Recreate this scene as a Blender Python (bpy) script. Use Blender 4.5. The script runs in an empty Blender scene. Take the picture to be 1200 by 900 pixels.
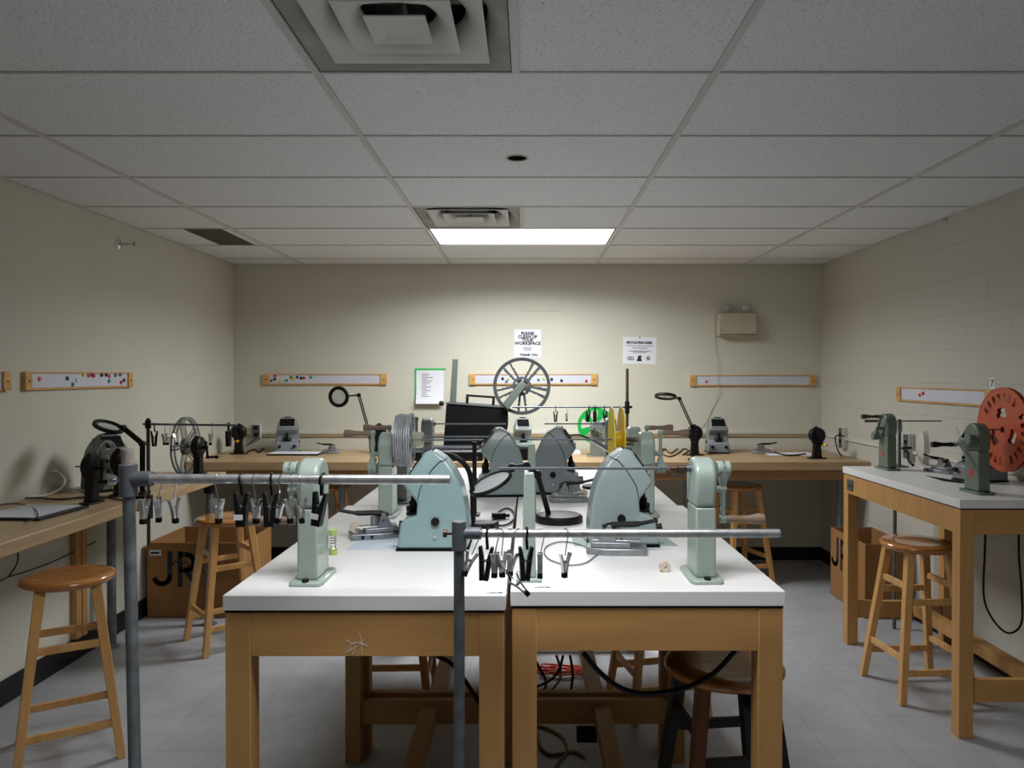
import bpy, bmesh, math, random
from mathutils import Vector, Matrix, Quaternion
R = math.radians
PI = math.pi
random.seed(7)
scn = bpy.context.scene
COL = scn.collection

# ------------------------------------------------------------------ camera
F = 885.0; CX = 619.0; PITCH = R(0.647); CAMZ = 1.532
cam_d = bpy.data.cameras.new('camera'); cam = bpy.data.objects.new('camera', cam_d); COL.objects.link(cam)
cam.location = (0, 0, CAMZ); cam.rotation_euler = (R(90) - PITCH, 0, 0)
cam_d.sensor_width = 36; cam_d.lens = F / 1200 * 36
cam_d.shift_x = -(CX - 600) / 1200
cam_d.clip_start = 0.05
scn.camera = cam

def ray(px, py):
    xc = (px - CX) / F; yc = (450 - py) / F
    return Vector((xc, yc * math.sin(PITCH) + math.cos(PITCH), yc * math.cos(PITCH) - math.sin(PITCH)))
def at(px, py, Y):
    d = ray(px, py); k = Y / d.y
    return Vector((d.x * k, Y, CAMZ + d.z * k))
def hz(px, py, z):
    d = ray(px, py); k = (z - CAMZ) / d.z
    return Vector((d.x * k, d.y * k, z))
def hx(px, py, X):
    d = ray(px, py); k = X / d.x
    return Vector((X, d.y * k, CAMZ + d.z * k))

# ------------------------------------------------------------------ materials
def srgb(c):
    return tuple(((v / 255) / 12.92 if v / 255 <= 0.04045 else ((v / 255 + 0.055) / 1.055) ** 2.4) for v in c) + (1,)
MATS = {}
def mat(name, col, rough=0.5, metal=0.0, var=0.08, scale=30.0, bump=0.0, bscale=None, spec=0.5, trans=0.0, alpha=1.0, coat=0.0, stretch=None):
    if name in MATS: return MATS[name]
    m = bpy.data.materials.new(name); m.use_nodes = True
    nt = m.node_tree; b = nt.nodes['Principled BSDF']
    c = srgb(col)
    tc = nt.nodes.new('ShaderNodeTexCoord')
    mp = nt.nodes.new('ShaderNodeMapping'); nt.links.new(tc.outputs['Object'], mp.inputs[0])
    if stretch: mp.inputs['Scale'].default_value = stretch
    n = nt.nodes.new('ShaderNodeTexNoise'); n.inputs['Scale'].default_value = scale; n.inputs['Detail'].default_value = 4
    nt.links.new(mp.outputs[0], n.inputs['Vector'])
    r = nt.nodes.new('ShaderNodeValToRGB')
    r.color_ramp.elements[0].position = 0.3; r.color_ramp.elements[1].position = 0.7
    r.color_ramp.elements[0].color = tuple(max(0, v * (1 - var)) for v in c[:3]) + (1,)
    r.color_ramp.elements[1].color = tuple(min(1, v * (1 + var)) for v in c[:3]) + (1,)
    nt.links.new(n.outputs['Fac'], r.inputs[0]); nt.links.new(r.outputs[0], b.inputs['Base Color'])
    b.inputs['Roughness'].default_value = rough; b.inputs['Metallic'].default_value = metal
    b.inputs['Specular IOR Level'].default_value = spec
    b.inputs['Transmission Weight'].default_value = trans
    b.inputs['Coat Weight'].default_value = coat
    b.inputs['Alpha'].default_value = alpha
    if bump:
        bp = nt.nodes.new('ShaderNodeBump'); bp.inputs['Strength'].default_value = bump; bp.inputs['Distance'].default_value = 0.002
        if bscale:
            n2 = nt.nodes.new('ShaderNodeTexNoise'); n2.inputs['Scale'].default_value = bscale
            nt.links.new(mp.outputs[0], n2.inputs['Vector']); nt.links.new(n2.outputs['Fac'], bp.inputs['Height'])
        else: nt.links.new(n.outputs['Fac'], bp.inputs['Height'])
        nt.links.new(bp.outputs[0], b.inputs['Normal'])
    MATS[name] = m
    return m
def wood(name, col, rough=0.4, axis='z', var=0.22, coat=0.0, sc=9):
    s = {'x': (0.12, 1, 1), 'y': (1, 0.12, 1), 'z': (1, 1, 0.1)}[axis]
    return mat(name, col, rough, var=var, scale=sc * 3, stretch=s, coat=coat, bump=0.05)

M_WALL = mat('painted_plaster_cream', (204, 203, 189), 0.75, var=0.025, scale=3, bump=0.25, bscale=160)
M_SLAB = mat('white_laminate', (232, 231, 230), 0.35, var=0.015, scale=12)
M_TABLEWOOD = wood('maple_table_wood', (186, 140, 84), 0.5, 'z', 0.1)
M_TABLEWOOD_X = wood('maple_table_wood_long', (186, 140, 84), 0.5, 'x', 0.1)
M_BENCH_X = wood('pine_bench_wood', (176, 148, 112), 0.42, 'x', 0.14)
M_BENCH_Y = wood('pine_bench_wood_side', (174, 148, 114), 0.42, 'y', 0.14)
M_APRON = wood('brown_apron_wood', (150, 112, 68), 0.55, 'x', 0.14)
M_STOOLSEAT = wood('varnished_stool_seat', (180, 120, 60), 0.16, 'x', 0.2, coat=0.6)
M_STOOLLEG = wood('varnished_stool_leg', (210, 160, 98), 0.35, 'z', 0.15, coat=0.2)
M_BLACK = mat('black_enamel', (14, 14, 16), 0.45, var=0.1, spec=0.3)
M_BLACKM = mat('black_matte', (11, 11, 13), 0.75, var=0.1, spec=0.15)
M_BLACKP = mat('black_paint_wood', (26, 23, 22), 0.5, var=0.2)
M_RUBBER = mat('black_vinyl', (14, 14, 16), 0.55, var=0.05)
M_GREEN = mat('sage_green_hammertone', (158, 173, 164), 0.34, var=0.09, scale=220, bump=0.15, bscale=500, coat=0.3)
M_ARM = mat('dark_grey_green_arm', (88, 98, 92), 0.5, var=0.05)
M_GREEND = mat('sage_green_dark', (102, 117, 103), 0.42, var=0.09, scale=160, bump=0.15, bscale=500)
M_GREENG = mat('grey_green_enamel', (112, 121, 114), 0.42, var=0.07, scale=160)
M_TEAL = mat('teal_hammertone', (138, 164, 167), 0.32, var=0.08, scale=260, bump=0.2, bscale=500, coat=0.3)
M_GREYV = mat('blue_grey_hammertone', (148, 162, 164), 0.34, var=0.07, scale=260, bump=0.2, bscale=500, coat=0.3)
M_GREYB = mat('mid_grey_enamel', (126, 132, 136), 0.38, var=0.07, scale=160)
M_OLIVEV = mat('dull_olive_grey_enamel', (98, 108, 98), 0.45, var=0.07, scale=160)
M_STEEL = mat('galvanised_pipe', (198, 199, 200), 0.3, 0.75, var=0.28, scale=35, stretch=(1, 1, 1))
M_STEELD = mat('dull_pipe', (104, 110, 116), 0.45, 0.6, var=0.2, scale=40)
M_FITTING = mat('cast_grey_fitting', (96, 101, 107), 0.5, 0.35, var=0.15, scale=60)
M_BLUEPIPE = mat('blue_grey_painted_pipe', (112, 118, 122), 0.45, 0.35, var=0.3, scale=28)
M_CHROME = mat('chrome', (205, 207, 210), 0.18, 0.95, var=0.05)
M_JAW = mat('bright_clip_metal', (214, 215, 216), 0.28, 0.8, var=0.15, scale=90)
M_ALU = mat('cast_aluminium', (150, 153, 158), 0.38, 0.7, var=0.15, scale=60)
M_REELL = mat('pale_reel_metal', (176, 180, 186), 0.4, 0.15, var=0.12, scale=30)
M_REEL = mat('grey_reel_metal', (122, 126, 130), 0.4, 0.55, var=0.12, scale=30)
M_REELD = mat('dark_grey_reel', (70, 74, 77), 0.5, 0.3, var=0.08, scale=30)
M_HANDLE = wood('worn_handle_wood', (136, 114, 96), 0.45, 'y', 0.35)
M_HANDLEO = wood('amber_handle_wood', (176, 124, 60), 0.4, 'y', 0.2)
M_BROWNM = mat('rusty_brown_collar', (92, 74, 66), 0.4, 0.6, var=0.3, scale=90)
M_RUSTPOLE = mat('dark_rusty_pole', (84, 68, 58), 0.5, 0.5, var=0.3, scale=50)
M_ORANGE = mat('orange_plastic', (200, 82, 46), 0.38, var=0.06, scale=14)
M_YELLOW = mat('yellow_plastic', (236, 208, 18), 0.4, var=0.1, scale=40)
M_GREENP = mat('bright_green_plastic', (16, 166, 72), 0.4, var=0.05)
M_YKNOB = mat('amber_knob', (226, 164, 40), 0.4, var=0.05)
M_PAPER = mat('white_paper', (226, 229, 236), 0.8, var=0.02)
M_PAPERM = mat('cool_mat_paper', (196, 208, 220), 0.7, var=0.03)
M_INK = mat('black_ink', (36, 36, 42), 0.7, var=0.05)
M_INKG = mat('grey_ink', (120, 122, 132), 0.7, var=0.05)
M_GTAPE = mat('green_masking_tape', (40, 190, 92), 0.6, var=0.06)
M_STRIP = mat('white_magnet_strip', (204, 208, 220), 0.4, var=0.02, scale=8)
M_STRIPW = wood('light_strip_wood', (206, 158, 92), 0.5, 'x', 0.18)
M_CARD = mat('brown_cardboard', (150, 108, 62), 0.8, var=0.06, scale=8)
M_CARDD = mat('brown_cardboard_inner', (134, 86, 42), 0.85, var=0.06, scale=8)
M_BEIGE = mat('beige_plastic', (186, 176, 156), 0.5, var=0.04)
M_IVORY = mat('ivory_plastic', (206, 204, 192), 0.5, var=0.03)
M_CEILW = mat('white_ceiling_metal', (196, 196, 194), 0.5, var=0.03)
M_DUCT = mat('dusty_duct_metal', (150, 148, 142), 0.65, var=0.25, scale=6)
M_DARKIN = mat('dark_duct_interior', (44, 44, 46), 0.85, var=0.1)
M_GRILLE = mat('dark_grey_grille', (120, 117, 110), 0.7, var=0.1)
M_CLEAR = mat('clear_plastic', (226, 228, 210), 0.15, var=0.02, trans=0.7, spec=0.5)
M_LENS = mat('lens_glass', (225, 232, 232), 0.05, var=0.0, trans=0.95)
M_FROST = mat('frosted_diffuser', (215, 220, 224), 0.35, var=0.03, trans=0.25)
M_SCREEN = mat('dark_viewer_screen', (14, 15, 17), 0.7, var=0.05, spec=0.1)
M_ORCORD = mat('orange_cord_rubber', (228, 88, 52), 0.5, var=0.05)
M_TANCORD = mat('tan_cord_rubber', (140, 128, 106), 0.6, var=0.05)
M_WCORD = mat('white_cord_rubber', (205, 206, 204), 0.5, var=0.03)
M_GCORD = mat('grey_cord_rubber', (120, 124, 128), 0.5, var=0.05)
M_RED = mat('red_label', (206, 48, 44), 0.5, var=0.05)
M_CORK = mat('pale_cork_core', (206, 190, 174), 0.7, var=0.12, scale=120)
M_LIME = mat('pale_lime_plastic', (166, 186, 110), 0.45, var=0.05)
M_MATG = mat('pale_green_glass_mat', (150, 178, 172), 0.25, var=0.03)

# ------------------------------------------------------------------ mesh builder
def frame(d):
    d = Vector(d).normalized()
    a = Vector((0, 0, 1)) if abs(d.z) < 0.95 else Vector((1, 0, 0))
    u = d.cross(a).normalized(); v = d.cross(u).normalized()
    return u, v, d
def smooth_pts(pts, k=6, closed=False):
    P = [Vector(p) for p in pts]; n = len(P); out = []
    if n < 3: return P
    for i in range(n if closed else n - 1):
        g = (lambda j: P[j % n]) if closed else (lambda j: P[max(0, min(n - 1, j))])
        a, b, c, d = g(i - 1), g(i), g(i + 1), g(i + 2)
        for s in range(k):
            t = s / k
            out.append(0.5 * ((2 * b) + (c - a) * t + (2 * a - 5 * b + 4 * c - d) * t * t + (3 * b - a - 3 * c + d) * t ** 3))
    if not closed: out.append(P[-1])
    return out
class MB:
    def __init__(s): s.bm = bmesh.new()
    def face(s, vs):
        try: return s.bm.faces.new(vs)
        except ValueError: return None
    def hull8(s, p):
        v = [s.bm.verts.new(q) for q in p]
        for f in ((0, 3, 2, 1), (4, 5, 6, 7), (0, 1, 5, 4), (1, 2, 6, 5), (2, 3, 7, 6), (3, 0, 4, 7)): s.face([v[i] for i in f])
        return s
    def box(s, x0, x1, y0, y1, z0, z1, M=None):
        p = [Vector(q) for q in ((x0, y0, z0), (x1, y0, z0), (x1, y1, z0), (x0, y1, z0), (x0, y0, z1), (x1, y0, z1), (x1, y1, z1), (x0, y1, z1))]
        if M: p = [M @ q for q in p]
        return s.hull8(p)
    def cbox(s, c, size, M=None):
        h = [v / 2 for v in size]
        MM = Matrix.Translation(Vector(c)) @ (M.to_4x4() if M else Matrix.Identity(4))
        return s.box(-h[0], h[0], -h[1], h[1], -h[2], h[2], MM)
    def bar(s, p0, p1, w, h, w2=None, h2=None, up=(0, 0, 1)):
        p0, p1 = Vector(p0), Vector(p1); d = (p1 - p0).normalized(); up = Vector(up)
        if abs(d.dot(up)) > 0.98: up = Vector((1, 0, 0))
        u = d.cross(up).normalized(); v = u.cross(d).normalized()
        w2 = w if w2 is None else w2; h2 = h if h2 is None else h2
        q = [p0 + u * (a * w / 2) + v * (b * h / 2) for a, b in ((-1, -1), (1, -1), (1, 1), (-1, 1))]
        q += [p1 + u * (a * w2 / 2) + v * (b * h2 / 2) for a, b in ((-1, -1), (1, -1), (1, 1), (-1, 1))]
        return s.hull8(q)
    def cyl(s, p0, p1, r0, r1=None, n=18):
        p0, p1 = Vector(p0), Vector(p1); r1 = r0 if r1 is None else r1
        u, v, d = frame(p1 - p0)
        A = [s.bm.verts.new(p0 + (u * math.cos(t) + v * math.sin(t)) * r0) for t in [2 * PI * i / n for i in range(n)]]
        B = [s.bm.verts.new(p1 + (u * math.cos(t) + v * math.sin(t)) * r1) for t in [2 * PI * i / n for i in range(n)]]
        for i in range(n): s.face([A[i], A[(i + 1) % n], B[(i + 1) % n], B[i]])
        s.face(A[::-1]); s.face(B)
        return s
    def tube(s, pts, r, n=8, closed=False):
        P = [Vector(p) for p in pts]; m = len(P); rings = []
        pu = None
        for i in range(m):
            a = P[(i - 1) % m] if (closed or i > 0) else P[i]
            b = P[(i + 1) % m] if (closed or i < m - 1) else P[i]
            d = (b - a)
            if d.length < 1e-9: d = Vector((0, 0, 1))
            d.normalize()
            if pu is None: u, v, _ = frame(d)
            else:
                u = (pu - d * pu.dot(d))
                if u.length < 1e-6: u, v, _ = frame(d)
                u.normalize(); v = d.cross(u).normalized()
            pu = u
            rr = r[i] if isinstance(r, (list, tuple)) else r
            rings.append([s.bm.verts.new(P[i] + (u * math.cos(2 * PI * k / n) + v * math.sin(2 * PI * k / n)) * rr) for k in range(n)])
        for i in range(m if closed else m - 1):
            A, B = rings[i], rings[(i + 1) % m]
            for k in range(n): s.face([A[k], A[(k + 1) % n], B[(k + 1) % n], B[k]])
        if not closed: s.face(rings[0][::-1]); s.face(rings[-1])
        return s
    def lathe(s, prof, o=(0, 0, 0), axis=(0, 0, 1), n=28, loop=False):
        o = Vector(o); u, v, d = frame(axis); rings = []
        for r, z in prof:
            if r < 1e-6: rings.append([s.bm.verts.new(o + d * z)])
            else: rings.append([s.bm.verts.new(o + d * z + (u * math.cos(2 * PI * i / n) + v * math.sin(2 * PI * i / n)) * r) for i in range(n)])
        m = len(rings)
        for j in range(m if loop else m - 1):
            A, B = rings[j], rings[(j + 1) % m]
            for i in range(n):
                k = (i + 1) % n
                if len(A) == 1 and len(B) == 1: continue
                if len(A) == 1: s.face([A[0], B[k], B[i]])
                elif len(B) == 1: s.face([A[i], A[k], B[0]])
                else: s.face([A[i], A[k], B[k], B[i]])
        return s
    def ring(s, o, axis, r0, r1, t, n=36):
        return s.lathe([(r0, -t / 2), (r1, -t / 2), (r1, t / 2), (r0, t / 2)], o, axis, n, loop=True)
    def prism(s, pts, o, u, v, w0, w1, sc=None):
        """outline pts (a,b) in axes u,v swept along u x v from w0 to w1; sc(a,b)-> scale of w"""
        o, u, v = Vector(o), Vector(u), Vector(v); w = u.cross(v).normalized()
        f = sc or (lambda a, b: 1)
        A = [s.bm.verts.new(o + u * a + v * b + w * w0 * f(a, b)) for a, b in pts]
        B = [s.bm.verts.new(o + u * a + v * b + w * w1 * f(a, b)) for a, b in pts]
        n = len(pts)
        for i in range(n): s.face([A[i], A[(i + 1) % n], B[(i + 1) % n], B[i]])
        s.face(A[::-1]); s.face(B)
        return s
    def sphere(s, c, r, n=14, sz=(1, 1, 1)):
        c = Vector(c)
        vs = bmesh.ops.create_uvsphere(s.bm, u_segments=n, v_segments=max(6, n // 2), radius=r)['verts']
        for q in vs: q.co = Vector((q.co.x * sz[0], q.co.y * sz[1], q.co.z * sz[2])) + c
        return s
    def polar(s, o, axis, radii, n, hole, t):
        """flat disc plate with pierced windows"""
        o = Vector(o); u, v, d = frame(axis); m = len(radii)
        vt = {}
        def V(i, k, side):
            key = (i, k % n, side)
            if key not in vt:
                a = 2 * PI * k / n
                vt[key] = s.bm.verts.new(o + (u * math.cos(a) + v * math.sin(a)) * radii[i] + d * (t / 2 * side))
            return vt[key]
        keep = lambda i, k: 0 <= i < m - 1 and not hole(i, (k % n) / n * 360, (radii[i] + radii[i + 1]) / 2)
        for i in range(m - 1):
            for k in range(n):
                if not keep(i, k): continue
                s.face([V(i, k, 1), V(i + 1, k, 1), V(i + 1, k + 1, 1), V(i, k + 1, 1)])
                s.face([V(i, k + 1, -1), V(i + 1, k + 1, -1), V(i + 1, k, -1), V(i, k, -1)])
                if not keep(i - 1, k): s.face([V(i, k, -1), V(i, k, 1), V(i, k + 1, 1), V(i, k + 1, -1)])
                if not keep(i + 1, k): s.face([V(i + 1, k + 1, -1), V(i + 1, k + 1, 1), V(i + 1, k, 1), V(i + 1, k, -1)])
                if not keep(i, k - 1): s.face([V(i, k, -1), V(i + 1, k, -1), V(i + 1, k, 1), V(i, k, 1)])
                if not keep(i, k + 1): s.face([V(i, k + 1, 1), V(i + 1, k + 1, 1), V(i + 1, k + 1, -1), V(i, k + 1, -1)])
        return s
    def build(s, name, m, parent=None, label=None, bevel=0, smooth=35, origin=None, seg=2):
        bm = s.bm
        bmesh.ops.recalc_face_normals(bm, faces=bm.faces)
        org = Vector((0, 0, 0))
        if parent is None:
            if origin is None:
                xs = [q.co.x for q in bm.verts]; ys = [q.co.y for q in bm.verts]; zs = [q.co.z for q in bm.verts]
                org = Vector(((min(xs) + max(xs)) / 2, (min(ys) + max(ys)) / 2, min(zs)))
            else: org = Vector(origin)
            bmesh.ops.translate(bm, verts=bm.verts, vec=-org)
        me = bpy.data.meshes.new(name); bm.to_mesh(me); bm.free()
        me.materials.append(m)
        if smooth:
            me.polygons.foreach_set('use_smooth', [True] * len(me.polygons))
            me.set_sharp_from_angle(angle=R(smooth))
        o = bpy.data.objects.new(name, me); COL.objects.link(o); o.location = org
        if parent is not None: o.parent = parent
        if label: o['label'] = label
        if bevel:
            b = o.modifiers.new('bevel', 'BEVEL'); b.width = bevel; b.segments = seg; b.limit_method = 'ANGLE'; b.angle_limit = R(38)
            b.harden_normals = False
        return o
def tag(o, label, cat, group=None, kind=None):
    o['label'] = label; o['category'] = cat
    if group: o['group'] = group
    if kind: o['kind'] = kind
    return o
def struct(o):
    o['kind'] = 'structure'; return o
def thing(name, label, cat, loc=(0, 0, 0), rotz=0, group=None):
    o = bpy.data.objects.new(name, None); COL.objects.link(o)
    o.location = loc; o.rotation_euler = (0, 0, rotz); o.empty_display_size = 0.05
    return tag(o, label, cat, group)
def copy_tree(o, parent=None):
    c = o.copy(); COL.objects.link(c)
    if parent is not None: c.parent = parent
    for ch in list(o.children): copy_tree(ch, c)
    return c
def dup(root, loc, rotz, label, group=None):
    r = copy_tree(root); r.location = loc; r.rotation_euler = (0, 0, rotz); r['label'] = label
    if group: r['group'] = group
    return r
def text_part(s, size, m, name, parent, loc, rot, bold=0.0, align='CENTER', depth=0.0004, sx=1.0, wob=None):
    cu = bpy.data.curves.new(name + '_font', 'FONT'); cu.body = s; cu.size = size; cu.align_x = align; cu.align_y = 'CENTER'
    cu.extrude = depth; cu.offset = bold; cu.resolution_u = 3
    t = bpy.data.objects.new(name + '_tmp', cu); COL.objects.link(t)
    bpy.context.view_layer.update()
    me = bpy.data.meshes.new_from_object(t.evaluated_get(bpy.context.evaluated_depsgraph_get()))
    bpy.data.objects.remove(t); bpy.data.curves.remove(cu)
    me.materials.clear(); me.materials.append(m); me.name = name
    o = bpy.data.objects.new(name, me); COL.objects.link(o)
    o.parent = parent; o.location = loc; o.rotation_euler = rot; o.scale = (sx, 1, 1)
    return o

# ------------------------------------------------------------------ the room
XL, XR, YB, YN, ZC = -2.445, 2.437, 6.27, -2.6, 2.454
def floor_mat():
    m = bpy.data.materials.new('grey_vinyl_floor_tiles'); m.use_nodes = True; nt = m.node_tree; b = nt.nodes['Principled BSDF']
    tc = nt.nodes.new('ShaderNodeTexCoord')
    br = nt.nodes.new('ShaderNodeTexBrick'); br.offset = 0; br.inputs['Scale'].default_value = 1
    br.inputs['Brick Width'].default_value = 0.305; br.inputs['Row Height'].default_value = 0.305
    br.inputs['Mortar Size'].default_value = 0.0016; br.inputs['Mortar Smooth'].default_value = 0.3
    br.inputs['Color1'].default_value = srgb((170, 172, 176)); br.inputs['Color2'].default_value = srgb((166, 168, 172)); br.inputs['Mortar'].default_value = srgb((138, 139, 141))
    nt.links.new(tc.outputs['Object'], br.inputs['Vector'])
    n = nt.nodes.new('ShaderNodeTexNoise'); n.inputs['Scale'].default_value = 5; n.inputs['Detail'].default_value = 8; n.inputs['Roughness'].default_value = 0.7
    nt.links.new(tc.outputs['Object'], n.inputs['Vector'])
    r = nt.nodes.new('ShaderNodeValToRGB'); r.color_ramp.elements[0].position = 0.35; r.color_ramp.elements[1].position = 0.65
    r.color_ramp.elements[0].color = (0.83, 0.82, 0.82, 1); r.color_ramp.elements[1].color = (1, 1, 1, 1)
    nt.links.new(n.outputs['Fac'], r.inputs[0])
    mx = nt.nodes.new('ShaderNodeMix'); mx.data_type = 'RGBA'; mx.blend_type = 'MULTIPLY'; mx.inputs['Factor'].default_value = 1
    nt.links.new(br.outputs['Color'], mx.inputs['A']); nt.links.new(r.outputs[0], mx.inputs['B']); nt.links.new(mx.outputs['Result'], b.inputs['Base Color'])
    b.inputs['Roughness'].default_value = 0.42
    return m
def block_mat():
    m = bpy.data.materials.new('painted_concrete_block'); m.use_nodes = True; nt = m.node_tree; b = nt.nodes['Principled BSDF']
    tc = nt.nodes.new('ShaderNodeTexCoord'); sp = nt.nodes.new('ShaderNodeSeparateXYZ'); cb = nt.nodes.new('ShaderNodeCombineXYZ')
    nt.links.new(tc.outputs['Object'], sp.inputs[0]); nt.links.new(sp.outputs['Y'], cb.inputs['X']); nt.links.new(sp.outputs['Z'], cb.inputs['Y'])
    br = nt.nodes.new('ShaderNodeTexBrick'); br.offset = 0.5; br.inputs['Scale'].default_value = 1
    br.inputs['Brick Width'].default_value = 0.4; br.inputs['Row Height'].default_value = 0.2; br.inputs['Mortar Size'].default_value = 0.005; br.inputs['Mortar Smooth'].default_value = 0.6
    br.inputs['Color1'].default_value = srgb((194, 191, 181)); br.inputs['Color2'].default_value = srgb((195, 192, 182)); br.inputs['Mortar'].default_value = srgb((190, 187, 177))
    nt.links.new(cb.outputs[0], br.inputs['Vector']); nt.links.new(br.outputs['Color'], b.inputs['Base Color'])
    n = nt.nodes.new('ShaderNodeTexNoise'); n.inputs['Scale'].default_value = 150; nt.links.new(tc.outputs['Object'], n.inputs['Vector'])
    mt = nt.nodes.new('ShaderNodeMath'); mt.operation = 'MULTIPLY_ADD'; mt.inputs[1].default_value = -3.0
    nt.links.new(br.outputs['Fac'], mt.inputs[0]); nt.links.new(n.outputs['Fac'], mt.inputs[2])
    bp = nt.nodes.new('ShaderNodeBump'); bp.inputs['Strength'].default_value = 0.35; bp.inputs['Distance'].default_value = 0.002
    nt.links.new(mt.outputs[0], bp.inputs['Height']); nt.links.new(bp.outputs[0], b.inputs['Normal'])
    b.inputs['Roughness'].default_value = 0.6
    return m
def tile_mat():
    m = bpy.data.materials.new('acoustic_ceiling_tile'); m.use_nodes = True; nt = m.node_tree; b = nt.nodes['Principled BSDF']
    tc = nt.nodes.new('ShaderNodeTexCoord')
    n = nt.nodes.new('ShaderNodeTexNoise'); n.inputs['Scale'].default_value = 120; n.inputs['Detail'].default_value = 3
    v = nt.nodes.new('ShaderNodeTexVoronoi'); v.inputs['Scale'].default_value = 75
    n3 = nt.nodes.new('ShaderNodeTexNoise'); n3.inputs['Scale'].default_value = 1.3
    for q in (n, v, n3): nt.links.new(tc.outputs['Object'], q.inputs['Vector'])
    r = nt.nodes.new('ShaderNodeValToRGB'); r.color_ramp.elements[0].position = 0.10; r.color_ramp.elements[0].color = srgb((176, 178, 181))
    r.color_ramp.elements[1].position = 0.26; r.color_ramp.elements[1].color = srgb((228, 231, 235))
    nt.links.new(v.outputs['Distance'], r.inputs[0])
    r2 = nt.nodes.new('ShaderNodeValToRGB'); r2.color_ramp.elements[0].position = 0.3; r2.color_ramp.elements[0].color = (0.88, 0.88, 0.88, 1); r2.color_ramp.elements[1].position = 0.6; r2.color_ramp.elements[1].color = (1, 1, 1, 1)
    nt.links.new(n.outputs['Fac'], r2.inputs[0])
    mx = nt.nodes.new('ShaderNodeMix'); mx.data_type = 'RGBA'; mx.blend_type = 'MULTIPLY'; mx.inputs['Factor'].default_value = 1
    nt.links.new(r.outputs[0], mx.inputs['A']); nt.links.new(r2.outputs[0], mx.inputs['B']); nt.links.new(mx.outputs['Result'], b.inputs['Base Color'])
    bp = nt.nodes.new('ShaderNodeBump'); bp.inputs['Strength'].default_value = 0.5; bp.inputs['Distance'].default_value = 0.003
    nt.links.new(v.outputs['Distance'], bp.inputs['Height']); nt.links.new(bp.outputs[0], b.inputs['Normal'])
    b.inputs['Roughness'].default_value = 0.9
    return m
M_FLOOR = floor_mat(); M_BLOCK = block_mat(); M_TILE = tile_mat()
T = 0.12
struct(MB().box(XL - T, XR + T, YN - T, YB + T, -0.1, 0).build('floor', M_FLOOR, smooth=0, origin=(0, 0.02, 0)))
struct(MB().box(XL - T, XL, YN, YB, 0, ZC + 0.3).build('wall_left', M_WALL, smooth=0, origin=(0, 0, 0)))
struct(MB().box(XR, XR + T, YN, YB, 0, ZC + 0.3).build('wall_right', M_BLOCK, smooth=0, origin=(0, 0, 0.085)))
struct(MB().box(XL - T, XR + T, YB, YB + T, 0, ZC + 0.3).build('wall_back', M_WALL, smooth=0, origin=(0, 0, 0)))
# wall behind the photographer with an opening for the door
wn = MB(); wn.box(XL - T, -0.9, YN - T, YN, 0, ZC + 0.3).box(0.1, XR + T, YN - T, YN, 0, ZC + 0.3).box(-0.9, 0.1, YN - T, YN, 2.05, ZC + 0.3)
struct(wn.build('wall_front', M_WALL, smooth=0, origin=(0, 0, 0)))
dr = struct(MB().box(-0.9, 0.1, YN - 0.08, YN - 0.035, 0.003, 2.048).build('door_1', M_BENCH_X, bevel=0.003))
MB().cyl((0.42, 0.0225, 1.0), (0.42, 0.075, 1.0), 0.01).cyl((0.42, 0.075, 1.0), (0.32, 0.075, 1.0), 0.009).build('door_handle', M_CHROME, dr)
struct(MB().box(XL + 0.001, XL + 0.012, YN, YB, 0.0, 0.115).build('baseboard_left', M_RUBBER))
struct(MB().box(XR - 0.012, XR - 0.001, YN, YB, 0.0, 0.105).build('baseboard_right', M_RUBBER))
struct(MB().box(XL + 0.013, XR - 0.013, YB - 0.012, YB - 0.001, 0.0, 0.105).build('baseboard_back', M_RUBBER))

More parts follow.
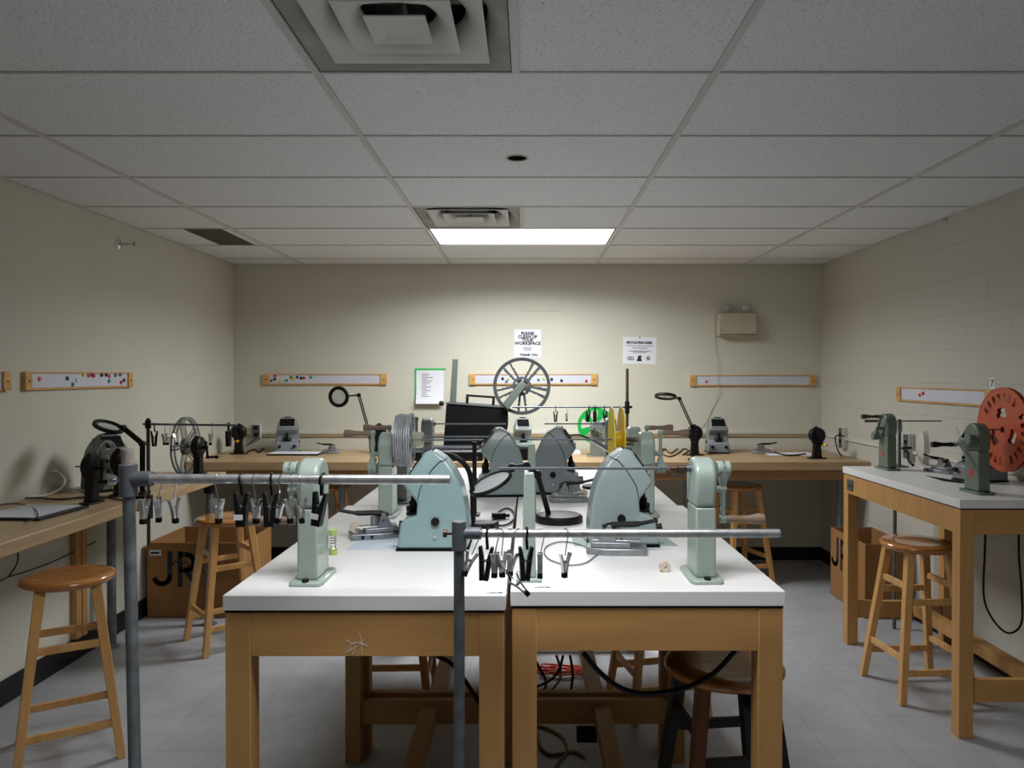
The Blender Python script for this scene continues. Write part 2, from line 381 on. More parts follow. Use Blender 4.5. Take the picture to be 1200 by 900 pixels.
# ceiling: grid 1.21 x 0.607, with openings
RX = [XL] + [-1.86, -0.643, 0.568, 1.79] + [XR]
RY0 = 2.305; PY = 0.608
rows = [YN] + [RY0 + PY * k for k in range(-8, 7)] + [YB]
rows = [y for i, y in enumerate(rows) if i == 0 or y > rows[i - 1] - 9]
rows = sorted(set(round(y, 4) for y in rows))
def row_of(y): return max(i for i, v in enumerate(rows) if v <= y + 1e-4)
L_ROW = row_of(4.75); D2_ROW = row_of(4.14); D1_ROW = row_of(1.70); N_ROW = row_of(1.2); H_ROW = row_of(3.0)
ce = MB(); bmc = ce.bm
def crect(x0, x1, y0, y1):
    ce.box(x0, x1, y0, y1, ZC, ZC + 0.012)
HX, HY, HR = at(606, 187, 3.2).x, 3.21, 0.045
GX0, GX1 = -2.18, -1.93
for j in range(len(rows) - 1):
    y0, y1 = rows[j], rows[j + 1]
    for i in range(len(RX) - 1):
        x0, x1 = RX[i], RX[i + 1]; xm = x0 + (x1 - x0) / 2
        if i == 2 and j in (L_ROW, N_ROW): continue
        if i == 2 and j in (D1_ROW, D2_ROW): crect(xm, x1, y0, y1); continue
        if i == 0 and j == L_ROW: crect(x0, GX0, y0, y1); crect(GX1, x1, y0, y1); continue
        if i == 2 and y0 < HY < y1:
            n = 32; circ = []; sq = []
            for k in range(n):
                a = 2 * PI * (k + 0.5) / n; c, s_ = math.cos(a), math.sin(a)
                circ.append((HX + HR * c, HY + HR * s_))
                sx = (x1 - HX) / c if c > 0 else (x0 - HX) / c; sy = (y1 - HY) / s_ if s_ > 0 else (y0 - HY) / s_
                t = min(sx, sy); sq.append((HX + t * c, HY + t * s_))
            # plate made of wedges plus the four corners
            cs = [(x1, y1), (x0, y1), (x0, y0), (x1, y0)]
            A = [bmc.verts.new((p[0], p[1], ZC)) for p in circ]; B = [bmc.verts.new((p[0], p[1], ZC)) for p in sq]
            CR = [bmc.verts.new((p[0], p[1], ZC)) for p in cs]
            for k in range(n):
                k2 = (k + 1) % n; p, q = sq[k], sq[k2]; vs = [A[k], B[k]]
                if abs(p[0] - q[0]) > 1e-5 and abs(p[1] - q[1]) > 1e-5:
                    best = min(range(4), key=lambda w: (cs[w][0] - p[0]) ** 2 + (cs[w][1] - p[1]) ** 2 + (cs[w][0] - q[0]) ** 2 + (cs[w][1] - q[1]) ** 2)
                    vs.append(CR[best])
                vs += [B[k2], A[k2]]
                ce.face(vs)
            continue
        crect(x0, x1, y0, y1)
ceil = struct(ce.build('ceiling', M_TILE, smooth=0, origin=(0, 0, ZC)))
g = MB()
for x in RX[1:-1]: g.box(x - 0.012, x + 0.012, YN, YB, -0.007, 0.0)
for i, y in enumerate(rows[1:-1]): g.box(XL, XR, y - 0.006, y + 0.006, -0.0045, 0.0)
for y0, y1 in ((rows[D1_ROW], rows[D1_ROW + 1]), (rows[D2_ROW], rows[D2_ROW + 1])):
    xm = (RX[2] + RX[3]) / 2; g.box(xm - 0.012, xm + 0.012, y0, y1, -0.006, 0.0)
g.build('ceiling_grid', M_CEILW, ceil, smooth=0)
ed = MB(); ed.box(XL, XL + 0.018, YN, YB, -0.006, 0).box(XR - 0.018, XR, YN, YB, -0.006, 0).box(XL, XR, YB - 0.018, YB, -0.006, 0)
ed.build('wall_angle', M_CEILW, ceil, smooth=0)
MB().box(XL - T, XR + T, YN - T, YB + T, 0.3, 0.36).build('roof_deck', M_DARKIN, ceil, smooth=0)

# ceiling lights
def emis(name, col, st):
    m = bpy.data.materials.new(name); m.use_nodes = True; nt = m.node_tree; b = nt.nodes['Principled BSDF']
    b.inputs['Base Color'].default_value = (0.9, 0.9, 0.9, 1); b.inputs['Emission Color'].default_value = col; b.inputs['Emission Strength'].default_value = st
    return m
M_EMIT = emis('lit_acrylic_panel', (1.0, 0.98, 0.94, 1), 3.0)
M_EMIT2 = M_EMIT
def ceiling_light(label, row, mt, power, spread, gp=None):
    x0, x1, y0, y1 = RX[2] + 0.016, RX[3] - 0.016, rows[row] + 0.012, rows[row + 1] - 0.012
    c = ((x0 + x1) / 2, (y0 + y1) / 2, ZC); w, d = (x1 - x0) / 2, (y1 - y0) / 2
    t = thing('ceiling_light', label, 'ceiling light', c, 0, gp)
    h = MB(); h.box(-w, w, -d, d, 0.09, 0.1).box(-w, -w + 0.008, -d, d, 0.004, 0.09).box(w - 0.008, w, -d, d, 0.004, 0.09).box(-w + .008, w - .008, -d, -d + 0.008, 0.004, 0.09).box(-w + .008, w - .008, d - 0.008, d, 0.004, 0.09)
    h.build('housing', M_CEILW, t, smooth=0)
    MB().box(-w + 0.009, w - 0.009, -d + 0.009, d - 0.009, 0.002, 0.006).build('diffuser_panel', mt, t, smooth=0)
    ld = bpy.data.lights.new('fluorescent_tubes', 'AREA'); ld.shape = 'RECTANGLE'; ld.size = 2 * w - 0.03; ld.size_y = 2 * d - 0.03
    ld.energy = power; ld.color = (0.965, 0.985, 1.0); ld.spread = R(spread)
    lo = bpy.data.objects.new('fluorescent_tubes', ld); COL.objects.link(lo); lo.parent = t; lo.location = (0, 0, -0.001)
    return t
ceiling_light('bright rectangular fluorescent panel glowing in the ceiling beside the rear air vent', L_ROW, M_EMIT, 58, 160)
ceiling_light('rectangular fluorescent panel in the ceiling above the photographer', N_ROW, M_EMIT2, 19, 138)

# air diffusers
def air_vent(label, row, gp='stepped square air vents in the ceiling'):
    x0, x1 = RX[2] + 0.012, (RX[2] + RX[3]) / 2 - 0.012; y0, y1 = rows[row] + 0.006, rows[row + 1] - 0.006
    t = thing('air_vent', label, 'air vent', ((x0 + x1) / 2, (y0 + y1) / 2, ZC), 0, gp)
    w, d = (x1 - x0) / 2, (y1 - y0) / 2
    b = MB(); b.box(-w, w, -d, d, 0.115, 0.12).box(-w, -w + .006, -d, d, .004, .115).box(w - .006, w, -d, d, .004, .115).box(-w + .006, w - .006, -d, -d + .006, .004, .115).box(-w + .006, w - .006, d - .006, d, .004, .115)
    b.build('duct_box', M_DARKIN, t, smooth=0)
    def dish(nm, a_out, r_in, z_out, z_in, mt):
        q = MB(); n = 48; th = 0.003
        def sq(a, z, rnd=0.0):
            out = []
            for i in range(n):
                t_ = 2 * PI * i / n; c, s_ = math.cos(t_), math.sin(t_); m_ = max(abs(c), abs(s_))
                k = a * ((1 - rnd) / m_ + rnd)
                out.append(q.bm.verts.new((c * k * w, s_ * k * d, z)))
            return out
        L = [sq(a_out, z_out), sq(a_out - .02, z_out - .001), sq((a_out + r_in) / 2, z_out + (z_in - z_out) * .15, .45), sq(r_in + .03, z_out + (z_in - z_out) * .5, .9), sq(r_in, z_in, 1.0),
             sq(r_in + .004, z_in + th, 1.0), sq((a_out + r_in) / 2, z_out + (z_in - z_out) * .4 + th, .45), sq(a_out, z_out + th)]
        m_ = len(L)
        for i in range(m_):
            A, B = L[i], L[(i + 1) % m_]
            for k in range(n): q.face([A[k], A[(k + 1) % n], B[(k + 1) % n], B[k]])
        return q.build(nm, mt, t, smooth=40)
    dish('outer_frame', 0.99, 0.80, -0.001, 0.045, M_DUCT)
    dish('louver', 0.78, 0.60, -0.004, 0.05, M_CEILW)
    dish('louver', 0.51, 0.34, -0.009, 0.04, M_CEILW)
    q = MB()
    def lp(a, z): return [q.bm.verts.new((sx * a * w, sy * a * d, z)) for sx, sy in ((-1, -1), (1, -1), (1, 1), (-1, 1))]
    L = [lp(0.27, -0.014), lp(0.275, -0.012), lp(0.26, -0.008)]
    for i in range(2):
        for k in range(4): q.face([L[i][k], L[i][(k + 1) % 4], L[i + 1][(k + 1) % 4], L[i + 1][k]])
    c_ = q.bm.verts.new((0, 0, -0.002))
    for k in range(4): q.face([L[0][k], L[0][(k + 1) % 4], c_])
    q.face(L[2]); q.build('centre_plate', M_CEILW, t, smooth=0)
    br = MB(); br.box(-0.015, 0.015, -0.8 * d, 0.8 * d, 0.06, 0.063).box(-0.8 * w, 0.8 * w, -0.015, 0.015, 0.063, 0.066).box(-.01, .01, -.01, .01, .012, .06)
    br.build('brace', M_GRILLE, t, smooth=0)
    return t
air_vent('large stepped square air vent in the ceiling nearest the viewer', D1_ROW)
air_vent('dusty stepped square air vent in the ceiling touching the lit panel', D2_ROW)
# dark return grille
yy0, yy1 = rows[L_ROW] + 0.006, rows[L_ROW + 1] - 0.006
t = thing('return_grille', 'dark grey ceiling grille near the left wall', 'vent grille', ((GX0 + GX1) / 2, (yy0 + yy1) / 2, ZC))
gw, gd = (GX1 - GX0) / 2, (yy1 - yy0) / 2
MB().box(-gw, gw, -gd, gd, 0.03, 0.034).build('backing', M_GRILLE, t, smooth=0)
q = MB()
for k in range(30):
    y = -gd + 0.01 + k * (2 * gd - 0.02) / 29; q.box(-gw, gw, y - 0.0025, y + 0.0025, 0.0, 0.012)
q.build('slats', M_GRILLE, t, smooth=0)
# hole with dark recessed fitting
t = thing('sprinkler_recess', 'round dark sprinkler opening in the middle of the ceiling', 'ceiling opening', (HX, HY, ZC))
MB().lathe([(HR - 0.001, 0.0), (HR - 0.001, 0.08), (0, 0.08), (0, 0.084), (HR + 0.004, 0.084), (HR + 0.004, 0.014)], n=32).build('recess_cup', M_DARKIN, t)
MB().ring((0, 0, -0.001), (0, 0, 1), HR - 0.004, HR + 0.004, 0.004).build('rim', M_BEIGE, t)
MB().lathe([(0.0, 0.03), (0.014, 0.032), (0.014, 0.05), (0.006, 0.055), (0.006, 0.08)], n=16).build('sprinkler_head', M_BROWNM, t)

# ------------------------------------------------------------------ wall fittings
# cable raceways
q = MB().box(XL + 0.001, XR - 0.001, YB - 0.02, YB - 0.001, 1.046, 1.07)
struct(q.build('trim_1', M_IVORY, bevel=0.002))
q = MB().box(XL + 0.001, XR - 0.022, YB - 0.014, YB - 0.001, 1.026, 1.045)
struct(q.build('trim_2', mat('dull_tan_strip', (178, 158, 124), 0.6, var=0.06), bevel=0.001))
q = MB().box(XR - 0.016, XR - 0.001, 3.0, YB - 0.021, 1.036, 1.058)
struct(q.build('trim_3', M_IVORY, bevel=0.002))
def outlet(label, loc, rotz, w=0.075, h=0.115, d=0.045, plug=True):
    t = thing('wall_outlet', label, 'outlet', loc, rotz, 'electrical outlets above the benches')
    MB().box(-w / 2, w / 2, -d, -0.001, -h / 2, h / 2).build('outlet_box', M_IVORY, t, bevel=0.004)
    MB().box(-w / 2 + .004, w / 2 - .004, -d - .003, -d - .0002, -h / 2 + .004, h / 2 - .004).build('faceplate', M_STEELD, t, bevel=0.001)
    for s in (1, -1):
        MB().box(-.016, .016, -d - .005, -d - .0032, s * .027 - .013, s * .027 + .013).build('socket', M_BLACKM if plug else M_IVORY, t, bevel=0.002)
    return t
outlet('surface mounted outlet box on the back wall near the left corner', (at(302, 505, YB).x, YB, at(302, 505, YB).z), 0)
p = hx(991, 513, XR); outlet('outlet box on the right wall near the back corner', (XR, p.y, p.z), -PI / 2, 0.07, 0.16, 0.04)
p = hx(1069, 523, XR); outlet('outlet box with black plug on the right wall above the white table', (XR, p.y, p.z), -PI / 2, 0.07, 0.16, 0.04)

def rod_pts(a, b): return [Vector(a), Vector(b)]
def cable(label, pts, r, m, cat='cable', name='electric_cable', k=6, group=None, closed=False):
    P = smooth_pts(pts, k, closed)
    o = MB().tube(P, r, 8, closed).build(name, m, smooth=60)
    return tag(o, label, cat, group)

# emergency light
p = at(861, 380, YB)
t = thing('emergency_light', 'beige twin head emergency light box high on the back wall', 'emergency light', (p.x, YB, p.z))
MB().box(-0.155, 0.155, -0.1, -0.001, -0.1, 0.085).build('battery_box', M_BEIGE, t, bevel=0.006)
MB().box(-0.15, 0.15, -0.105, -0.1005, -0.093, -0.088).build('cover_seam', M_BROWNM, t)
for sx, nm in ((-0.09, 0.5), (0.07, -0.1)):
    hd = MB().lathe([(0, 0.05), (0.02, 0.045), (0.036, 0.0), (0.036, -0.008), (0.03, -0.01), (0, -0.004)], (sx, -0.05, 0.13), (-0.3 * nm, 1, 0.25), 20).build('lamp_head', M_BEIGE, t)
    MB().lathe([(0, -0.005), (0.029, -0.011), (0.029, -0.013), (0, -0.016)], (sx, -0.05, 0.13), (-0.3 * nm, 1, 0.25), 20).build('lens', M_FROST, hd)
    MB().cyl((sx, -0.05, 0.0855), (sx, -0.05, 0.115), 0.01).build('swivel', M_BEIGE, t)
MB().cyl((-0.145, -0.1005, -0.055), (-0.145, -0.104, -0.055), 0.005).build('indicator', M_BLACK, t)
e = YB - 0.012
cable('thin white cord hanging from the emergency light down the back wall',
      [(at(843, 369, YB).x, YB - 0.02, at(843, 369, YB).z + 0.02), at(838, 374, e), at(838, 400, e), at(840, 430, YB - 0.03), at(841, 455, YB - 0.03), at(839, 470, e), at(833, 480, e), at(829, 490, e), at(822, 500, e)], 0.0022, M_BEIGE)

# wall panel
p = at(635, 342, YB)
struct(MB().box(p.x - 0.163, p.x + 0.163, YB - 0.004, YB - 0.001, p.z - 0.157, p.z + 0.157).build('trim_4', M_WALL, bevel=0.001))
# left wall sprinkler
p = hx(139, 286, XL)
t = thing('sidewall_sprinkler', 'small chrome sprinkler head sticking out high on the left wall', 'sprinkler', (XL, p.y, p.z), 0)
MB().lathe([(0.001, 0.001), (0.034, 0.001), (0.034, 0.004), (0.02, 0.012), (0.012, 0.014), (0.001, 0.014)], (0, 0, 0), (1, 0, 0), 20).build('escutcheon', M_CHROME, t)
MB().cyl((0.014, 0, 0), (0.05, 0, 0), 0.009).tube([(0.05, 0.009, 0), (0.07, 0.014, 0), (0.09, 0.0, 0)], 0.003, 6).tube([(0.05, -0.009, 0), (0.07, -0.014, 0), (0.09, 0.0, 0)], 0.003, 6).build('sprinkler_frame', M_CHROME, t)
MB().cyl((0.09, 0, 0), (0.093, 0, 0), 0.014).build('deflector', M_CHROME, t)
# small hook on right wall
p = hx(1110, 258, XR)
t = MB().cyl((XR - 0.001, p.y, p.z), (XR - 0.03, p.y, p.z), 0.006).sphere((XR - 0.032, p.y, p.z), 0.009).build('wall_hook', M_IVORY)
tag(t, 'tiny painted knob high on the right wall below the ceiling', 'hook')

# magnet strips
def strip(label, c, L, rotz, h=0.09):
    t = thing('magnet_strip', label, 'magnet strip', c, rotz, 'wood framed magnet strips on the walls')
    w = L / 2
    q = MB().box(-w, -w + 0.05, -0.022, -0.001, -h / 2, h / 2).box(w - 0.05, w, -0.022, -0.001, -h / 2, h / 2)
    q.box(-w + .05, w - .05, -0.016, -0.001, h / 2 - .008, h / 2).box(-w + .05, w - .05, -0.016, -0.001, -h / 2, -h / 2 + .011)
    q.build('wooden_frame', M_STRIPW, t, bevel=0.0015)
    MB().box(-w + .05, w - .05, -0.012, -0.001, -h / 2 + .0115, h / 2 - .0085).build('metal_strip', M_STRIP, t)
    for s in (-1, 1): MB().cyl((s * (w - 0.025), -0.0222, 0), (s * (w - 0.025), -0.024, 0), 0.005, n=10).build('screw', M_INK, t)
    return t
MAGC = {'red': (206, 38, 44), 'blue': (40, 66, 110), 'black': (24, 26, 34), 'yellow': (232, 190, 40), 'green': (30, 140, 96), 'orange': (232, 96, 60), 'teal': (60, 140, 150), 'pink': (214, 90, 120), 'white': (225, 225, 228), 'purple': (110, 60, 130)}
def magnets(where, group, spec, place, axis):
    cnt = {}
    for i, (px, py, c) in enumerate(spec):
        cnt[c] = cnt.get(c, 0) + 1
    seen = {}
    ords = ['first', 'second', 'third', 'fourth', 'fifth']
    for i, (px, py, c) in enumerate(sorted(spec)):
        seen[c] = seen.get(c, 0) + 1
        p = place(px, py); a = Vector(axis)
        o = MB().lathe([(0.0, 0.0), (0.0115, 0.0), (0.0115, 0.004), (0.009, 0.007), (0, 0.0075)], p, a, 16).build('round_magnet', mat('magnet_' + c, MAGC[c], 0.35, var=0.02), origin=p)
        lb = f'only {c} round magnet on {where}' if cnt[c] == 1 else f'{c} magnet, {ords[seen[c]-1]} {c} from the left on {where}'
        tag(o, lb, 'magnet', group)
def back_strip(label, x0, x1, y):
    a, b = at(x0, y, YB), at(x1, y, YB)
    return strip(label, ((a.x + b.x) / 2, YB, a.z), b.x - a.x, 0)
back_strip('wood framed magnet strip on the back wall left of the green taped sheet', 309, 453.5, 444.5)
back_strip('wood framed magnet strip on the back wall behind the big grey reel', 550, 699.5, 444.5)
back_strip('wood framed magnet strip on the back wall under the emergency light', 808, 955, 446)
bp = lambda px, py: at(px, py, YB - 0.0122)
magnets('the strip left of the green taped sheet', 'magnets on the left back wall strip',
        [(318, 446, 'purple'), (322.5, 440.5, 'red'), (322, 444.5, 'black'), (341.5, 441.8, 'green'), (344, 443.5, 'yellow'), (348.5, 441.8, 'blue'), (353, 443, 'black'), (356.5, 442.8, 'red'), (364.5, 442, 'teal'), (336, 445.8, 'teal'), (329, 446.5, 'yellow')], bp, (0, -1, 0))
magnets('the strip behind the big reel', 'magnets on the middle back wall strip',
        [(589, 443.7, 'black'), (595.5, 444, 'yellow'), (593.5, 447, 'teal'), (631, 445, 'teal'), (637, 444, 'yellow'), (646.5, 444.5, 'black'), (658, 446, 'black'), (687, 446.5, 'red')], bp, (0, -1, 0))
magnets('the back wall strip under the emergency light', 'magnets on the right back wall strip', [(827.5, 447, 'orange')], bp, (0, -1, 0))
a, b = hx(25, 446.5, XL), hx(152, 445.5, XL)
strip('wood framed magnet strip on the left wall dotted with many magnets', (XL, (a.y + b.y) / 2, (a.z + b.z) / 2), b.y - a.y, PI / 2)
a2 = hx(8, 447, XL)
strip('wood framed magnet strip on the left wall cut off by the left picture edge', (XL, a2.y - 0.5, a.z), 1.0, PI / 2)
lp_ = lambda px, py: hx(px, py, XL + 0.0122)
magnets('the left wall strip', 'magnets on the left wall strip',
        [(46, 444, 'orange'), (78.5, 443.5, 'blue'), (85, 450.5, 'green'), (90, 445.5, 'white'), (97.5, 439, 'yellow'), (103.5, 440, 'pink'), (106.5, 439, 'blue'), (109.5, 440.5, 'red'), (118.7, 439.5, 'black'), (124, 439.3, 'black'), (127.8, 441, 'pink'), (127.5, 446.5, 'teal'), (135, 439.6, 'green'), (140.5, 439, 'purple'), (145, 445.5, 'blue'), (141.5, 448, 'red')], lp_, (1, 0, 0))
a, b = hx(1054, 462, XR), hx(1165, 465.5, XR)
strip('wood framed magnet strip on the right wall behind the orange reel', (XR, (a.y + b.y) / 2, (a.z + b.z) / 2 - 0.003), a.y - b.y, -PI / 2)
magnets('the right wall strip', 'magnets on the right wall strip', [(1078, 463, 'orange'), (1082, 461, 'red')], lambda px, py: hx(px, py, XR - 0.0122), (-1, 0, 0))
# tag 7
p = hx(1163, 449.5, XR)
t = thing('number_tag', 'small white number 7 tag on the right wall above the magnet strip', 'tag', (XR, p.y, p.z), -PI / 2)
MB().box(-0.022, 0.022, -0.002, -0.0005, -0.03, 0.03).build('card', M_PAPER, t)
text_part('7', 0.05, M_INK, 'numeral', t, (0, -0.0025, 0), (PI / 2, 0, 0), 0.001)

# papers
def paper(name, label, x0, x1, y0, y1, m=M_PAPER, tilt=0, curl=0.0):
    a, b = at(x0, y0, YB), at(x1, y1, YB)
    t = thing(name, label, 'notice', ((a.x + b.x) / 2, YB, (a.z + b.z) / 2)); t.rotation_euler = (0, tilt, 0)
    w, h = (b.x - a.x) / 2, (a.z - b.z) / 2
    q = MB(); n = 8
    for i in range(n):
        f0, f1 = i / n, (i + 1) / n
        c = lambda f: -0.0006 - curl * f ** 3
        q.hull8([(-w, c(f0) - .0006, h - 2 * h * f0), (w, c(f0) - .0006, h - 2 * h * f0), (w, c(f0), h - 2 * h * f0), (-w, c(f0), h - 2 * h * f0),
                 (-w, c(f1) - .0006, h - 2 * h * f1), (w, c(f1) - .0006, h - 2 * h * f1), (w, c(f1), h - 2 * h * f1), (-w, c(f1), h - 2 * h * f1)])
    q.build('sheet', m, t, smooth=60)
    return t, w, h
t, w, h = paper('paper_notice', 'white typed sheet with green tape along its top and left side on the back wall', 488, 520, 433, 473, curl=0.05)
q = MB().box(-w - 0.012, w + 0.018, -0.005, -0.0037, h - 0.004, h + 0.01); q.build('green_tape', M_GTAPE, t)
q = MB().box(-w - 0.014, -w + 0.0, -0.005, -0.0037, -h - 0.01, h - 0.0045); q.build('green_tape', M_GTAPE, t)
q = MB()
for i in range(13):
    z = h - 0.035 - i * 0.0155; L = w * random.uniform(0.35, 1.1)
    f = (h - z) / (2 * h); y = -0.0041 - 0.05 * f ** 3
    q.box(-w * 0.62, -w * 0.62 + L, y - .0004, y, z - .0018, z + .0018)
q.build('typed_lines', M_INKG, t, smooth=0)
t, w, h = paper('paper_notice', 'white notice asking to please clean up your workspace, above the big reel', 602.5, 634, 386, 419)
for s, z, sz in (('PLEASE', 0.082, 0.034), ('CLEAN UP', 0.054, 0.034), ('YOUR', 0.028, 0.034), ('WORKSPACE', -0.0, 0.036)):
    text_part(s, sz, M_INK, 'lettering', t, (0, -0.0042, z), (PI / 2, 0, 0), 0.0012)
for z in (-0.034, -0.044, -0.054): MB().box(-0.035, 0.035, -0.0045, -0.0037, z - 0.0015, z + 0.0015).build('small_print', M_INKG, t)
text_part('THANK YOU', 0.026, M_INK, 'lettering', t, (0.01, -0.0042, -0.095), (PI / 2, 0, 0), 0.001)
MB().box(-0.05, 0.07, -0.003, -0.001, -h - 0.012, -h + 0.006).build('tape', M_PAPERM, t)
t, w, h = paper('paper_notice', 'white notice headed recycle film cores pinned right of the big reel', 730, 769, 395, 426.5, tilt=R(1))
text_part('RECYCLE FILM CORES', 0.027, M_INK, 'lettering', t, (-0.005, -0.0042, 0.065), (PI / 2, 0, 0), 0.001, sx=0.8)
MB().box(-w * 0.85, w * 0.85, -0.0045, -0.0037, 0.038, 0.041).build('rule_line', M_INKG, t)
for z, k in ((0.02, 0.45), (-0.004, 0.65), (-0.016, 0.4)): MB().box(-w * k, w * k, -0.0045, -0.0037, z - .0022, z + .0022).build('small_print', M_INKG, t)
q = MB().ring((-0.086, -0.0041, -0.066), (0, 1, 0), 0.009, 0.016, 0.0006, 16).ring((-0.062, -0.0041, -0.066), (0, 1, 0), 0.009, 0.016, 0.0006, 16); q.build('core_icon', M_INKG, t)
q = MB().box(-0.022, 0.018, -0.0045, -0.0037, -0.088, -0.072).box(-0.014, 0.012, -0.0045, -0.0037, -0.072, -0.05).box(-0.01, 0.016, -0.0047, -0.0039, -0.055, -0.042); q.build('editor_icon', M_INK, t)
MB().ring((0.072, -0.0041, -0.062), (0, 1, 0), 0.006, 0.017, 0.0006, 8).build('reel_icon', M_INKG, t)
MB().sphere((-0.002, -0.008, h - 0.004), 0.005).build('push_pin', M_INK, t)

# ------------------------------------------------------------------ tables and benches
TH = 1.01
def table(label, x0, x1, y0, y1, rotz=0, group='white topped maple work tables', cs=0.0):
    t = thing('work_table', label, 'table', ((x0 + x1) / 2, (y0 + y1) / 2, 0), rotz, group)
    w, d = (x1 - x0) / 2, (y1 - y0) / 2; L = 0.06; st = 0.036
    MB().box(-w, w, -d, d, TH - st, TH).build('tabletop', M_SLAB, t, bevel=0.0015)
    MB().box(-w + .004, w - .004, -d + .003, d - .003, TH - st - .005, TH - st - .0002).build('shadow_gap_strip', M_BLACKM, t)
    zt = TH - st - .0052; o = 0.004
    for sx in (-1, 1):
        for sy in (-1, 1):
            X0, X1 = sorted((sx * (w - o), sx * (w - o - L))); Y0, Y1 = sorted((sy * (d - o), sy * (d - o - L)))
            MB().box(X0, X1, Y0, Y1, 0, zt).build('leg', M_TABLEWOOD, t, bevel=0.002)
    ah = 0.105
    for sy in (-1, 1):
        Y0, Y1 = sorted((sy * (d - o - .001), sy * (d - o - .026)))
        MB().box(-w + o + L + .0005, w - o - L - .0005, Y0, Y1, zt - ah, zt).build('apron', M_TABLEWOOD_X, t, bevel=0.001)
        Y0, Y1 = sorted((sy * (d - o - .015), sy * (d - o - .045)))
        MB().box(-w + o + L + .0005, w - o - L - .0005, Y0, Y1, 0.15, 0.245).build('stretcher', M_TABLEWOOD_X, t, bevel=0.001)
    for sx in (-1, 1):
        X0, X1 = sorted((sx * (w - o - .001), sx * (w - o - .026)))
        MB().box(X0, X1, -d + o + L + .0005, d - o - L - .0005, zt - ah, zt).build('apron', M_TABLEWOOD, t, bevel=0.001)
    MB().box(cs - 0.03, cs + 0.03, -d + o + .046, d - o - .046, 0.17, 0.23).build('centre_stretcher', M_TABLEWOOD, t, bevel=0.001)
    return t
TF, TM, TB_ = 1.80, 3.03, 4.26
t1 = table('white topped maple table in the left front, nearest the viewer', -0.725, -0.053, TF - 0.015, TM - 0.006)
table('white topped maple table in the right front, nearest the viewer', -0.043, 0.622, TF + 0.02, TM - 0.002)
table('white topped maple table behind the left front table', -0.705, -0.05, TM, TB_)
table('white topped maple table behind the right front table', -0.042, 0.60, TM + 0.004, TB_)
tr = table('white topped maple table against the right wall', 1.81, 2.425, 3.16, 4.34, cs=0.10)
# chalk scribble on front apron
q = MB(); fy = -((TM - 0.006) - (TF - 0.015)) / 2 + 0.0046
def lpt(px, py): v = at(px, py, TF - 0.0112); return Vector((v.x + 0.389, fy, v.z))
for pts in ([(421, 742), (423, 750), (424, 762), (425, 768)], [(406, 750), (412, 755), (420, 753), (430, 757)], [(408, 762), (412, 755), (410, 765)], [(413, 768), (416, 758), (414, 752)], [(427, 749), (420, 757), (404, 765)]):
    q.tube([lpt(*p) for p in pts], 0.00045, 5)
q.build('chalk_scribble', M_PAPER, t1)
MB().box(-0.3075 + 0.0005, -0.3075 + 0.003, 0.46, 0.535, 0.885, 0.945).cyl((-0.3075, 0.497, 0.915), (-0.315, 0.497, 0.915), 0.008).build('latch_plate', M_STEELD, tr)

BH = 0.918
bb = thing('wall_bench', 'long light wood bench running along the back wall', 'bench', (0, 5.8, 0), 0)
y0, y1 = 5.36 - 5.8, YB - 0.022 - 5.8
MB().box(XL + 0.003, XR - 0.003, y0, y1, BH - 0.062, BH).build('benchtop', M_BENCH_X, bb, bevel=0.004)
MB().box(XL + 0.05, XR - 0.05, y0 + 0.02, y0 + 0.05, BH - 0.132, BH - 0.0625).build('apron', M_APRON, bb)
for x in (-1.35, -0.1, 1.15, 2.26):
    q = MB().cyl((x, y0 + 0.1, 0.012), (x, y0 + 0.1, BH - 0.0625), 0.022, n=16); q.lathe([(0, 0), (0.045, 0), (0.045, 0.006), (0.022, 0.012), (0, 0.012)], (x, y0 + 0.1, 0)); q.build('pipe_leg', M_BLUEPIPE, bb)
lb = thing('wall_bench', 'light wood bench running along the left wall', 'bench', (-2.17, 2.6, 0), 0)
xa, xb = XL + 0.003 + 2.17, -1.89 + 2.17; ya, yb = 0.4 - 2.6, 4.72 - 2.6; LH = 0.93
MB().box(xa, xb, ya, yb, LH - 0.055, LH).build('benchtop', M_BENCH_Y, lb, bevel=0.005)
for y, x in ((yb - 0.09, xb - 0.07), (4.25 - 2.6, xa + 0.09), (ya + 0.2, xb - 0.07), (ya + 0.2, xa + 0.09), (2.2 - 2.6, xa + 0.09)):
    q = MB().cyl((x, y, 0.012), (x, y, LH - 0.12), 0.024, n=16); q.lathe([(0, 0), (0.045, 0), (0.045, 0.006), (0.024, 0.012), (0, 0.012)], (x, y, 0)); q.build('pipe_leg', M_BLUEPIPE, lb)
    MB().cyl((x, y, LH - 0.12), (x, y, LH - 0.0555), 0.032, n=16).build('leg_socket', M_BLACK, lb)
for dy in (0, 0.055): MB().box(xa, xa + 0.03, 4.02 - 2.6 + dy, 4.02 - 2.6 + dy + 0.045, 0.12, LH - 0.056).build('wall_cleat', M_TABLEWOOD, lb, bevel=0.001)

